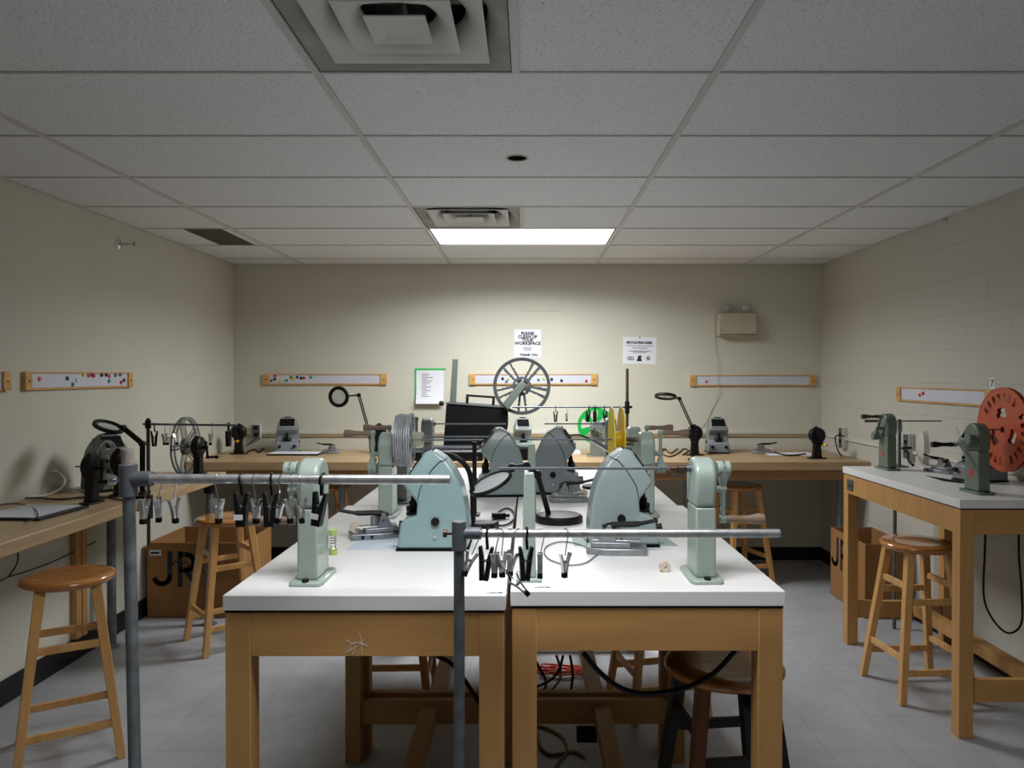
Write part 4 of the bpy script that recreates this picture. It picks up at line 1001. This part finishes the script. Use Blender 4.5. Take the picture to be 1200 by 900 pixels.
cable('thin black cord looping down the right side of the projector case', [at(586, 472, 5.58), at(594, 480, 5.57), at(594.5, 500, 5.57), at(590, 512, 5.57), at(586, 528, 5.58)], 0.004, M_BLACK)
# black flat unit with silver edge in front of the projector
a, b = at(470, 543, 5.45), at(566, 526, 5.45)
t = thing('equipment_case', 'flat black equipment case with silver edge in front of the projector', 'equipment case', ((a.x + b.x) / 2, 5.50, BH))
w = (b.x - a.x) / 2
MB().box(-w, w, -0.1, 0.07, 0.0, 0.062).build('case_body', M_BLACK, t, bevel=0.004)
MB().box(-w, w, -0.103, 0.07, 0.0622, 0.074).build('silver_edge', M_ALU, t, bevel=0.002)
MB().box(-w + .08, w - .03, -0.08, 0.06, 0.0745, 0.10).build('upper_tray', M_REELD, t, bevel=0.004)
MB().box(w - 0.07, w - 0.035, -0.1015, -0.1003, 0.012, 0.035).build('badge', M_ALU, t)
tag(MB().box(at(603, 0, 5.6).x, at(622, 0, 5.6).x, 5.45, 5.6, BH, BH + 0.085).build('black_box', M_BLACKM, bevel=0.004), 'small black box on the back bench below the middle viewer', 'box')

# ------------------------------------------------------------------ pipe stands
PY0 = 1.70
def pipe(q, p0, p1, r, n=20): q.cyl(p0, p1, r, n=n)
# left stand
top = at(149, 526, PY0); j = at(150.5, 561, PY0); bot = at(158, 905, PY0); bot = j + (bot - j) * (j.z / (j.z - bot.z)); bot.z = 0.02
t = thing('pipe_clip_stand', 'tall pipe stand with a crossbar of film clips in the left foreground', 'clip stand', (bot.x, PY0, 0), 0, 'pipe stands for hanging film clips'); L = Vector(t.location)
a_ = (top - bot).normalized()
MB().cyl(bot - L, j + a_ * 0.03 - L, 0.0133).build('pole', M_BLUEPIPE, t)
MB().cyl(j + a_ * 0.031 - L, top - L, 0.0133).build('bare_pole_end', mat('scuffed_pipe_end', (158, 148, 142), 0.45, 0.3, var=0.25, scale=60), t)
MB().cyl(j - a_ * 0.04 - L, j + a_ * 0.033 - L, 0.0195).cyl(j - L, j + Vector((0.055, 0, 0)) - L, 0.017).build('tee_fitting', M_FITTING, t, bevel=0.0015)
jr_ = at(528, 561, PY0)
MB().cyl(j + Vector((0.05, 0, 0)) - L, Vector((jr_.x, PY0, j.z - 0.002)) - L, 0.0108).build('crossbar', M_STEEL, t, bevel=0.002)
MB().cyl(j + Vector((-0.018, 0, -0.003)) - L, j + Vector((-0.03, 0, -0.003)) - L, 0.004).cyl(j + Vector((-0.03, 0, -0.003)) - L, j + Vector((-0.042, 0, -0.003)) - L, 0.011).build('thumb_screw', M_CHROME, t)
MB().lathe([(0, 0), (.075, 0), (.075, .012), (.03, .02), (.0134, .05), (0, .05)], (0, 0, 0)).build('base', M_FITTING, t)
BZ1 = j.z - 0.001
# middle stand
top = at(538, 612, PY0); j = at(538, 625, PY0)
t = thing('pipe_clip_stand', 'shorter pipe stand of film clips in front of the gap between the tables', 'clip stand', (j.x, PY0, 0), 0, 'pipe stands for hanging film clips'); L = Vector(t.location)
MB().cyl((0, 0, 0.02), (0, 0, top.z), 0.0125).build('pole', M_STEELD, t)
MB().cyl((0, 0, j.z - 0.038), (0, 0, j.z + 0.028), 0.0165).cyl((0, 0, j.z), (0.05, 0, j.z), 0.0135).build('tee_fitting', M_FITTING, t, bevel=0.0015)
je = at(914, 624, PY0)
MB().cyl((0.045, 0, j.z), (je.x - j.x, 0, j.z), 0.0095).build('crossbar', M_STEEL, t, bevel=0.002)
MB().cyl((-0.014, 0, j.z), (-0.027, 0, j.z), 0.004).cyl((-0.027, 0, j.z), (-0.036, 0, j.z), 0.0095).build('thumb_screw', M_BROWNM, t)
MB().lathe([(0, 0), (.075, 0), (.075, .012), (.03, .02), (.0126, .05), (0, .05)], (0, 0, 0)).build('base', M_FITTING, t)
BZ2 = j.z
# right-wall rod stand
p = hz(1056, 547, TH); top = at(1054, 491, p.y)
t = thing('rod_stand', 'small steel rod stand with a thin horizontal rod on the right wall table', 'rod stand', (p.x - .01, p.y, TH), 0); h = 0.262
MB().cyl((0, 0, 0.008), (0, 0, h + .01), 0.009).build('pole', M_STEELD, t)
MB().box(-0.035, 0.035, -0.04, 0.04, 0, 0.008).build('base', M_STEELD, t, bevel=0.001)
MB().cyl((0, 0, h - 0.06), (0, 0, h - 0.01), 0.014).build('sleeve', M_ALU, t)
MB().cyl((-0.2, 0, h - .0), (-0.02, 0, h), 0.008).cyl((-0.02, 0, h), (0.24, 0.0, h), 0.004).build('crossbar', M_STEELD, t)

# rod stand clamped to left bench
LBX = -1.89; yy = 3.72
p = at(173, 492, yy)
XP = LBX + 0.03
ptop = hx(173.5, 490, XP); yP = ptop.y
t = thing('rod_stand', 'rusty rod with a long crossbar of clips clamped to the left bench', 'rod stand', (XP, yP, 0.70), 0); L = Vector(t.location)
MB().cyl((0, 0, 0), (0, 0, ptop.z - 0.70), 0.0085).build('pole', M_RUSTPOLE, t)
bzL = at(175, 497, yP).z
MB().cyl((-0.025, 0, bzL - .70), (at(277, 498.5, yP).x - XP, 0, bzL - .70 - 0.006), 0.0052).build('crossbar', M_STEELD, t)
MB().cyl((0, 0, bzL - .72), (0, 0, bzL - .68), 0.014).build('joint', M_BLACK, t)
MB().box(-0.075, 0.012, -0.02, 0.02, LH - .70 + 0.0005, LH - .70 + .014).box(-0.0, 0.012, -0.02, 0.02, LH - .80, LH - .70 + .0005).build('clamp', M_BLACK, t)
# rod stand at rear centre: clamped on the back bench edge
yQ = 5.33; ptop = at(735, 432, yQ); bzB = at(700, 477, yQ).z
t = thing('rod_stand', 'tall dark rod with a clip crossbar rising behind the yellow reel', 'rod stand', (ptop.x, yQ, 0.72), 0)
MB().cyl((0, 0, 0), (0, 0, ptop.z - .72), 0.0105).build('pole', M_RUSTPOLE, t)
MB().cyl((0, 0, bzB - .765), (0, 0, bzB - .68), 0.017).cyl((-0.02, 0, bzB - .72), (0.035, 0, bzB - .72), 0.009).build('joint', M_BLACK, t)
MB().cyl((-0.018, 0, bzB - .72), (at(600, 477, yQ).x - ptop.x, 0, bzB - .72), 0.0062).build('crossbar', M_STEELD, t)
MB().box(-0.02, 0.02, 0.0, 0.09, BH - .72 + .0005, BH - .72 + .015).box(-0.02, 0.02, 0.0, 0.014, BH - .82, BH - .72 + .0005).build('clamp', M_BLACK, t)

# ------------------------------------------------------------------ clips
def make_metal_clip(rb):
    t = thing('film_clip', 'x', 'film clip', (0, 0, 0))
    k = rb + 0.0012
    hook = [(0, k * math.cos(a), k * math.sin(a)) for a in [R(-35 + 15 * i) for i in range(17)]] + [(0, -0.004, -0.03), (0, 0, -0.05)]
    MB().tube(hook, 0.0014, 6).build('hook', M_CHROME, t)
    for s in (-1, 1):
        q = MB()
        P = [(s * 0.013, -0.044), (s * 0.006, -0.066), (s * 0.0035, -0.088)]
        for a, b in zip(P, P[1:]): q.bar((a[0], 0, a[1]), (b[0], 0, b[1]), 0.012, 0.004, 0.011, 0.0036, up=(1, 0, 0))
        q.build('jaw', M_JAW, t)
    MB().cyl((-0.007, 0, -0.064), (0.007, 0, -0.064), 0.0035, n=10).build('spring', M_CHROME, t)
    MB().box(-0.0055, 0.0055, -0.006, 0.006, -0.100, -0.0875).build('rubber_tip', M_BLACKM, t, bevel=0.001)
    return t
def make_black_clip(rb, label=True):
    t = thing('film_clip', 'x', 'film clip', (0, 0, 0))
    k = rb + 0.003
    MB().tube([(0, k * math.cos(a), k * math.sin(a)) for a in [2 * PI * i / 20 for i in range(20)]], 0.0028, 6, closed=True).build('strap', M_BLACK, t)
    MB().bar((0.0, 0, -k), (0.003, 0, -0.036), 0.009, 0.006, up=(1, 0, 0)).build('hanger', M_BLACK, t)
    for s in (-1, 1):
        q = MB()
        P = [(s * 0.014, -0.030), (s * 0.0085, -0.06), (s * 0.0052, -0.106)]
        q.bar((P[0][0], 0, P[0][1]), (P[1][0], 0, P[1][1]), 0.014, 0.007, 0.018, 0.011, up=(1, 0, 0)).bar((P[1][0], 0, P[1][1]), (P[2][0], 0, P[2][1]), 0.018, 0.011, 0.02, 0.0102, up=(1, 0, 0))
        q.build('jaw', M_BLACK, t, bevel=0.001)
    MB().cyl((-0.011, 0, -0.062), (0.011, 0, -0.062), 0.004, n=10).build('spring', M_CHROME, t)
    if label: MB().box(-0.014, 0.006, -0.0115, -0.0103, -0.09, -0.078).build('paper_label', M_PAPER, t)
    return t
protos = {}
def clip(kind, x, y, z, rb, label, rz=0, tilt=0, group='film clips'):
    key = (kind, rb)
    if key not in protos:
        protos[key] = make_metal_clip(rb) if kind == 'm' else make_black_clip(rb, kind == 'l')
        r = protos[key]
    else: r = copy_tree(protos[key])
    r.location = (x, y, z); r.rotation_euler = (0, tilt, rz + (R(random.choice((-38, -20, 18, 40, 62))) if kind == 'm' else 0)); r['label'] = label; r['group'] = group
    return r
KN = {'m': 'silver metal clip', 'b': 'black plastic clip', 'l': 'white stickered black clip'}
ORD = ['leftmost', 'second from left', 'third from left', 'fourth from left', 'fifth from left', 'sixth from left', 'seventh from left', 'eighth from left', 'ninth from left', 'tenth from left', 'eleventh from left', 'twelfth from left', 'thirteenth from left']
def clips(bar, group, z, Y, rb, lst):
    lst = sorted(lst)
    for i, (px, kind, rz, tl_) in enumerate(lst):
        clip(kind, at(px, 561, Y).x, Y, z, rb, f'{KN[kind]} hanging {ORD[i]} on {bar}', R(rz), R(tl_), group)
clips('the left foreground crossbar', 'clips on the left foreground crossbar', BZ1 - 0.0006, PY0, 0.0108,
      [(171, 'm', 15, 6), (184, 'm', 40, -8), (203, 'm', 20, -3), (256, 'm', 10, 0), (283, 'l', 0, 0), (300, 'm', 0, 0), (318, 'b', 12, 3), (330, 'm', 30, 6), (340, 'm', -20, 0), (350, 'm', 50, -4), (378, 'l', -12, 8)])
clips('the middle foreground crossbar', 'clips on the middle foreground crossbar', BZ2, PY0, 0.0095,
      [(562, 'm', 5, 22), (571, 'b', -5, 4), (580, 'm', 30, 2), (587, 'm', 55, -2), (597, 'm', 20, -7), (606, 'm', 0, 14), (617, 'b', 8, 2), (633, 'm', 25, 6), (663, 'm', 10, 2)])
clips('the left bench crossbar', 'clips on the left bench crossbar', bzL - 0.003, yP, 0.0052,
      [(181, 'b', 30, 0), (193, 'm', 10, 0), (200, 'm', 60, 8), (204, 'm', 20, -12), (248, 'm', 15, 5), (268, 'b', 80, 0)])
clips('the rear crossbar', 'clips on the rear crossbar', bzB, yQ, 0.0062,
      [(651, 'b', 0, 0), (664, 'm', 5, 0), (690, 'b', 20, 6), (697, 'b', 60, 0), (708, 'b', 10, -6)])
# one clip gripped under the others at the middle stand
c = at(585, 676, PY0 - 0.015)
r = copy_tree(protos[('m', 0.0095)]); r.location = (c.x, c.y, c.z + 0.03); r.rotation_euler = (0, R(-42), R(10))
r['label'] = 'silver metal clip slanting out below the crowded clips over the table gap'; r['group'] = 'clips on the middle foreground crossbar'

# ------------------------------------------------------------------ magnifier lamps
def mag_lamp(label, base, pts, head, normal, hr, thick=0.006, ring_w=0.018, base_kind='disc', ar=0.0075, lensm=M_LENS, headh=0.018, br=0.085):
    base = Vector(base); t = thing('magnifier_lamp', label, 'magnifier lamp', base, 0, 'black magnifier lamps')
    P = [Vector(p) - base for p in pts]; H = Vector(head) - base
    if base_kind == 'disc': MB().lathe([(0, 0), (br, 0), (br, .018), (br - .008, .026), (.02, .032), (0, .032)], (0, 0, 0), n=40).build('base', M_BLACK, t)
    else: MB().box(-.02, .02, -.03, .045, .0005, .016).box(-.02, .02, -.03, -.008, -.08, .0005).cyl((0, .02, -.08 + .03), (0, .02, -.0), .005).build('clamp', M_BLACK, t)
    for a, b in zip(P, P[1:]):
        d = (b - a).normalized(); s = d.cross(Vector((0, 1, 0)))
        if s.length < 0.1: s = Vector((1, 0, 0))
        s.normalize()
        if (b - a).length > 0.12: MB().cyl(a + s * thick, b + s * thick, ar * .6, n=10).cyl(a - s * thick, b - s * thick, ar * .6, n=10).build('arm', M_BLACK, t)
        else: MB().cyl(a, b, ar, n=12).build('arm', M_BLACK, t)
    for p in P[1:]: MB().cyl(p - Vector((0, .014, 0)), p + Vector((0, .014, 0)), .014, n=14).build('joint', M_BLACK, t)
    hd = MB().ring(H, normal, hr - ring_w, hr, headh, 40).build('lamp_head', M_BLACK, t, bevel=0.003)
    MB().lathe([(0, -.003), (hr - ring_w + .0005, -.001), (hr - ring_w + .0005, .001), (0, .003)], H, normal, 36).build('lens', lensm, hd)
    d = (H - P[-1]).normalized(); MB().cyl(P[-1], H - d * (hr - .004), .006, n=10).build('head_bracket', M_BLACK, t)
    return t
# ring lamp, rear left, clamped on the back bench
Yc = 5.38
mag_lamp('black magnifier lamp with its ring lens facing out above the left back bench', (at(436, 541, Yc).x, Yc + 0.03, BH),
         [at(436, 539, Yc), at(433, 508, Yc), at(420.5, 463, Yc - 0.02)], at(397, 465, Yc - 0.05), (0.15, 1, 0.05), 0.075, ring_w=0.024, base_kind='clamp')
q = MB(); A, B, C_ = at(424, 515, Yc - .08), at(419, 526, Yc - .08), at(425, 545, Yc - .08)
q.tube([at(432, 512, Yc - .05), A, B], 0.006, 8).tube([A, at(427, 524, Yc - .08), C_], 0.005, 8).cyl(at(425, 537, Yc - .08), at(424, 546, Yc - .08), 0.009)
# folded lamp, right
mag_lamp('black magnifier lamp with its lens tilted edge on above the right back bench', (at(812, 541, Yc).x, Yc + 0.03, BH),
         [at(812, 539, Yc), at(811, 500, Yc + .02), at(796, 467, Yc)], at(780, 464.5, Yc - 0.02), (0.1, 0.28, 1), 0.078, ring_w=0.02, base_kind='clamp')
# left bench lamp
bx = hx(167, 592, LBX - 0.06)
mag_lamp('black magnifier lamp tilted over the left bench beside the small grey reel', (bx.x, bx.y, LH),
         [(bx.x, bx.y, LH), hx(167, 520, LBX - .06), at(144, 501, bx.y)], at(127, 500, bx.y + .02), (0.42, -0.10, 0.95), 0.074, ring_w=0.018, base_kind='clamp', thick=0.007, ar=0.011)
# tall lamp with round base on the right front table, head over the left table
b2 = hz(655, 611, TH)
mag_lamp('black magnifier lamp on a round base whose frosted head leans over the table gap', (b2.x, b2.y, TH),
         [at(645, 610, b2.y), at(630, 556, b2.y - 0.06), at(617, 546, b2.y - 0.10), at(600, 548, b2.y - 0.12)], at(575, 566, b2.y - 0.16), (-0.40, -0.22, 0.88), 0.078, ring_w=0.01, lensm=M_FROST, headh=0.012, ar=0.009, thick=0.004)
# gooseneck on left table
b1 = hz(564, 622, TH)
t = thing('gooseneck_lamp', 'black gooseneck lamp arched behind the pale teal viewer', 'lamp', (b1.x, b1.y, TH))
Lc = Vector(t.location); y = b1.y
MB().prism([(-.045, -.03), (-.01, -.04), (.045, -.03), (.06, .02), (0, .04), (-.045, .03)], (0, 0, 0), (1, 0, 0), (0, 1, 0), 0, 0.03).build('base', M_BLACK, t, bevel=0.004)
MB().tube(smooth_pts([at(554, 616, y) - Lc, at(554, 590, y) - Lc, at(553, 568, y) - Lc, at(548, 549, y) - Lc, at(536, 537, y) - Lc, at(520, 532, y + .02) - Lc], 6), 0.009, 10).build('neck', M_BLACK, t, smooth=60)
MB().bar(at(524, 533.5, y + .02) - Lc, at(500, 531.5, y + .04) - Lc, 0.05, 0.018, 0.03, 0.012).build('lamp_head', M_BLACK, t, bevel=0.004)
# arm lamp leaning over from the rear (chrome, behind the yellow reel)
bq = Vector((0.30, 3.5, TH))
t = thing('desk_lamp', 'grey arm lamp with a black cable arching beside the yellow reel', 'lamp', bq)
MB().lathe([(0, 0), (.05, 0), (.05, .012), (.01, .016), (0, .016)], (0, 0, 0)).build('base', M_BLACK, t)
MB().cyl((0, 0, .015), at(722, 527, 3.5) - bq, .006).build('post', M_BLACK, t)
MB().bar(at(722, 532, 3.5) - bq, at(692, 515, 3.46) - bq, .03, .02, .03, .012).build('lamp_head', M_ALU, t, bevel=0.003)
MB().tube(smooth_pts([at(692, 515, 3.46) - bq, at(680, 510, 3.46) - bq, at(668, 510.5, 3.46) - bq, at(660, 515, 3.46) - bq, at(657, 522, 3.46) - bq], 5), .0045, 8).build('cable', M_BLACK, t)

# ------------------------------------------------------------------ small flat things
# light box tablet on the left bench
cs = [hz(0, 612, LH), hz(52, 611, LH), hz(94, 595.5, LH), hz(20, 595, LH)]
x0, x1, y0_, y1_ = -2.36, -1.96, 3.10, 3.46
t = thing('light_tablet', 'flat white topped light tablet lying on the near end of the left bench', 'light tablet', (-2.12, 3.27, LH), R(-4))
MB().box(-.19, .11, -.15, .17, 0, .011).build('tray', M_BLACK, t, bevel=0.002)
MB().box(-.18, .08, -.14, .16, .0112, .0135).build('white_panel', M_STRIP, t)
a, b = hz(312, 534, BH), hz(372, 534, BH)
t = thing('light_tablet', 'flat white light tablet on the back bench below the left viewer', 'light tablet', ((a.x + b.x) / 2, a.y + 0.09, BH))
w = (b.x - a.x) / 2; MB().box(-w, w, -.09, .09, 0, .012).build('tray', M_BLACK, t, bevel=0.002); MB().box(-w + .006, w - .006, -.084, .084, .0122, .015).build('white_panel', M_PAPER, t)
a, b = hz(906, 535, BH), hz(948, 531, BH)
o = slab('paper_sheet', 'white sheet lying on the back bench right of the small splicer', 'paper', [(a.x, 5.78), (b.x, 5.78), (b.x, 6.0), (a.x, 6.0)], BH, 0.003, M_PAPER)
a, b = hz(404, 645, TH), hz(470, 645, TH)
slab('splicing_mat', 'pale blue mat under the splicer on the left front table', 'mat', [(a.x, a.y), (b.x - .015, a.y), (b.x - .02, a.y + .22), (a.x + .02, a.y + .22)], TH, 0.0006, M_PAPERM)
a, b = hz(700, 640, TH), hz(795, 640, TH)
slab('splicing_mat', 'pale green mat under the grey blue viewer on the right front table', 'mat', [(0.14, a.y), (b.x, a.y), (b.x - .02, a.y + .19), (0.14, a.y + .19)], TH, 0.0006, M_MATG)
a = hz(1105, 562, TH)
slab('splicing_mat', 'dark flat film mat on the right wall table below the splicer', 'mat', [(2.05, 3.72), (2.13, 3.60), (2.13, 3.72), (2.07, 3.93)], TH, 0.0015, M_BLACKM)
# labels on table front corners
for px, lab in ((580, 'small white printed label on the inner corner of the left front table'), (636, 'small white printed label at the inner edge of the right front table')):
    py = 695 if px == 580 else 688.5
    a = hz(px, py, TH); t = thing('table_label', lab, 'label', (a.x, a.y, TH))
    MB().box(-.028, .028, -.009, .009, 0.0001, .0006).build('sticker', M_PAPER, t)
    q = MB().box(-.02, .005, -.0012, .0, .0007, .001).box(-.02, .01, -.005, -.0038, .0007, .001).box(-.012, .008, .003, .0042, .0007, .001).box(.008, .018, -.004, .004, .0007, .001); q.build('print', M_INK, t)
a = hz(779, 670, TH)
t = thing('film_core', 'small pale cork coloured film core on the right front table', 'film core', (a.x, a.y, TH), R(15))
MB().ring((0, 0, .0145), (0.2, 1, 0), .004, .0145, .014, 24).build('core', M_CORK, t, bevel=0.001)
# film on crossbar strip: yellow handled tool on the left bench
a = hz(136, 574, LH)
t = thing('screwdriver', 'yellow handled tool lying on the left bench between the black rewinders', 'tool', (a.x + .04, a.y - .03, LH), R(20))
MB().lathe([(0, -.04), (.012, -.038), (.014, 0), (.01, .03), (.012, .045), (0, .047)], (0, 0, .015), (1, 0, 0), 14).build('handle', M_YELLOW, t)
MB().cyl((.047, 0, .015), (.11, 0, .015), .003).build('blade', M_CHROME, t)
# paper disc on left bench
a = hz(110, 573, LH); tag(MB().lathe([(0, 0), (.07, 0), (.07, .005), (0, .005)], (a.x - .03, a.y + .02, LH), n=30).build('film_can_lid', M_STRIP), 'round white lid on the left bench beside the olive viewer', 'lid')
# boards on back bench, middle right
a = hz(650, 531, BH); tag(MB().box(a.x - .13, a.x + .2, 5.85, 6.05, BH, BH + .018).build('white_binder', M_PAPER, bevel=0.002), 'flat white binder on the back bench behind the dark grey viewer', 'binder')
# oval beige fitting on right wall
p = hx(1082, 524, XR)
o = MB().lathe([(0, -.0), (.055, .0), (.05, .03), (.03, .04), (0, .042)], (XR - .0002, p.y - 0.03, p.z), (-1, 0, 0), 24).build('junction_cover', M_IVORY)
o.scale = (1, .8, 2.0)
o.location = (o.location.x, o.location.y, p.z - .11 )
tag(o, 'tall oval ivory cover on the right wall beside the plugged outlet', 'cover plate')

# ------------------------------------------------------------------ cables
# plug on table
t = thing('power_plug', 'black power plug block lying between the tables by the gooseneck lamp', 'plug', (hz(586, 608, TH).x - .0, hz(586, 608, TH).y, TH), R(10))
MB().box(-.03, .02, -.014, .014, 0, .022).build('plug_body', M_BLACK, t, bevel=0.004)
MB().cyl((.02, 0, .011), (.035, 0, .011), .006).build('strain_relief', M_BLACK, t)
g_ = lambda px, py, dz=0.006, z=TH: hz(px, py, z + dz)
cable('thin black cord coiled on the left table behind the middle stand', [g_(566, 618), g_(575, 612), g_(583, 601), g_(592, 596), g_(600, 598), g_(603, 606), g_(597, 613), g_(588, 616), g_(578, 615), g_(572, 618), g_(580, 623)], 0.0035, M_BLACK)
cable('thin grey cord looping on the right front table below the round lamp base', [g_(690, 642, .003), g_(672, 636, .003), g_(655, 635, .003), g_(641, 640, .003), g_(638, 648, .003), g_(645, 656, .003), g_(665, 662, .003), g_(685, 660, .003), g_(697, 652, .003), g_(702, 649, .003)], 0.002, M_GCORD)
cable('white curved cord lying in front of the round black lamp base', [g_(632, 628, .004), g_(640, 622, .004), g_(655, 619.5, .004), g_(670, 621, .004), g_(682, 627, .004), g_(688, 633, .004)], 0.0028, M_WCORD)
gb = lambda px, py: hz(px, py, BH + .006)
cable('black cord running from the left rewinder toward the viewer on the back bench', [gb(290, 530), gb(298, 526.5), gb(304, 530), gb(308, 526), gb(318, 524), gb(326, 523.5)], 0.006, M_BLACK)
w_ = at(303, 506, YB - .07); cable('black cord drooping from the outlet on the back wall', [w_, at(300, 513, YB - .08), at(293, 519, YB - .1), gb(286, 524)], 0.004, M_BLACK)
cable('tangled black cord on the back bench right of the green rewinders', [gb(770, 531), gb(778, 526), gb(786, 531), gb(795, 525), gb(803, 522.5), gb(796, 530), gb(784, 535), gb(775, 529), gb(790, 522.8), gb(806, 527)], 0.005, M_BLACK)
cable('black cord lying between the viewer and the rewinder on the back bench', [gb(800, 533), gb(815, 524.5), gb(828, 525)], 0.005, M_BLACK)
cable('black cord running from the small splicer to the right rewinder', [gb(908, 530), gb(918, 533), gb(930, 533.5), gb(944, 532)], 0.007, M_BLACK)
p = hx(990, 511, XR - .05)
cable('black plug lead drooping from the outlet by the back right corner', [p, p + Vector((-.05, .03, 0)), at(979, 516, p.y), at(982, 528, p.y - .02), hz(987, 535, BH + .006)], 0.005, M_BLACK)
p = hx(1068, 525, XR - .05)
cable('thick black cord curving from the outlet on the right wall down to the white table', [p, p + Vector((-.06, -.01, .0)), at(1064, 530, p.y - .1), at(1065, 540, p.y - .2), hz(1070, 545, TH + .008)], 0.008, M_BLACK)
gl = lambda px, py, dz=.006: hz(px, py, LH + dz)
cable('black cord lying along the left bench behind the light tablet', [gl(20, 584), gl(45, 583.5), gl(70, 585), gl(95, 583), gl(120, 583), gl(145, 586)], 0.004, M_BLACK)
pl = hx(76, 563, XL + .1)
cable('white cord looping out of the back of the olive viewer', [at(82, 563, 3.95), at(74, 567, 3.92), at(66, 568, 3.9), at(57, 564, 3.85), at(57, 556, 3.85), at(64, 552, 3.85), at(72, 556, 3.85), at(76, 564, 3.82), at(70, 573, 3.8), gl(55, 580), gl(32, 583)], 0.005, M_WCORD)
cable('thin black wire curled over the light tablet on the left bench', [gl(0, 591.5, .004), gl(15, 590, .004), gl(32, 592, .004), gl(42, 598, .017), gl(44, 605, .017), gl(38, 609, .017), gl(28, 612, .017)], 0.0022, M_BLACK)
cable('black cable drooping below the left bench along the wall', [hx(0, 681, XL + .02), hx(10, 676, XL + .02), hx(30, 670, XL + .02), hx(60, 659, XL + .02), hx(90, 645, XL + .02), hx(112, 635, XL + .035)], 0.0035, M_BLACK)
cable('short black cable hanging under the near end of the left bench', [hx(21, 646, -2.3), hx(20, 660, -2.35), hx(10, 676, XL + .04)], 0.0035, M_BLACK)
# under the right wall table
p0 = Vector((2.2, 3.30, TH - .15))
cable('black power cord hanging in a loop below the right wall table', [at(1155, 618, 3.4), at(1154, 650, 3.4), at(1153, 700, 3.4), at(1165, 728, 3.4), at(1182, 742, 3.4), at(1197, 730, 3.4), at(1197, 690, 3.4), at(1194, 650, 3.4), at(1194, 618, 3.4)], 0.0048, M_BLACK)
cable('black cord sagging under the far end of the right wall table', [at(1047, 588, 4.0), at(1060, 597, 4.0), at(1080, 603, 3.9), at(1100, 605, 3.8)], 0.007, M_BLACK)
tag(MB().cyl((at(1052, 0, 4.55).x, 4.55, 0.0), (at(1052, 0, 4.55).x, 4.55, 1.0), 0.011).build('conduit_pipe', M_STEELD), 'thin steel pipe standing behind the right wall table', 'pipe')
# under centre tables
cable('thick black cable swagged under the right front table', [at(x_, y_, 1.92) for x_, y_ in ((684, 765), (700, 785), (725, 805), (755, 813), (800, 807), (835, 790), (862, 762))], 0.0068, M_BLACK)
cable('black cable hanging under the left front table', [at(512, 769, 2.75), at(528, 777, 2.72), at(541, 792, 2.70), at(558, 818, 2.65), at(575, 845, 2.6)], 0.008, M_BLACK)
gf = lambda px, py, dz=.006: hz(px, py, dz)
for i, (pts, mt_, lab) in enumerate((
    ([at(628, 775, 3.2), at(640, 800, 3.2), at(632, 815, 3.1)], M_BLACK, 'black cord dangling beside the inner leg of the right front table'),
    ([at(668, 768, 3.3), at(671, 790, 3.3), at(668, 818, 3.25)], M_BLACK, 'black cord dangling straight down in front of the orange coil'),
    ([at(660, 768, 3.2), at(655, 785, 3.2), at(645, 797, 3.2), at(626, 806, 3.1)], M_BLACK, 'thick black cord slanting down left of the orange coil'),
    ([at(652, 768, 3.25), at(657, 785, 3.25), at(655, 798, 3.2), at(641, 815, 3.15)], M_TANCORD, 'tan cord hanging in front of the orange coil'),
    ([gf(628, 850), gf(645, 855), gf(660, 865), gf(664, 880), gf(655, 893), gf(645, 905)], M_TANCORD, 'tan cord looped on the floor under the right front table'),
    ([gf(630, 862), gf(634, 876), gf(645, 884), gf(662, 882), gf(675, 881), gf(685, 888)], M_TANCORD, 'tan cord snaking on the floor toward the centre stretcher'))):
    cable(lab, pts, 0.006, mt_)
c0 = gf(662, 791)
pts = []
for k in range(44):
    a = k * 0.72; rr = 0.085 + 0.03 * math.sin(k * 1.7)
    pts.append((c0.x - .03 + rr * math.cos(a) * 1.15, c0.y + .02 + rr * math.sin(a) * .55, 0.008 + 0.0006 * k + .008 * abs(math.sin(k * 2.3))))
cable('orange extension cord coiled on the floor under the tables', pts, 0.0045, M_ORCORD, k=5)
t = thing('adapter_block', 'black adapter block fixed below the stretcher of the right front table', 'adapter', (0, 0, 0))
a = at(688, 858, 2.93); t.location = (a.x, 2.95, 0.098)
MB().box(-.04, .04, -.02, .02, 0, .05).build('adapter_body', M_BLACK, t, bevel=.003)
# red-edged white folder on the floor behind
a = gf(768, 774); slab('paper_folder', 'white folder with a red edge on the floor under the tables', 'folder', [(a.x - .05, a.y), (a.x + .12, a.y - .03), (a.x + .14, a.y + .2), (a.x - .03, a.y + .2)], 0.0, 0.006, M_PAPER)

# ------------------------------------------------------------------ world, view
w = bpy.data.worlds.new('world'); scn.world = w; w.use_nodes = True
w.node_tree.nodes['Background'].inputs[0].default_value = (0.8, 0.85, 1, 1); w.node_tree.nodes['Background'].inputs[1].default_value = 0.02
vs = scn.view_settings; vs.view_transform = 'Standard'; vs.look = 'None'; vs.gamma = 1; vs.use_curve_mapping = False; vs.exposure = 0.0
scn.cycles.use_denoising = True
scn.cycles.max_bounces = 8; scn.cycles.diffuse_bounces = 5
scn.cycles.sample_clamp_indirect = 4
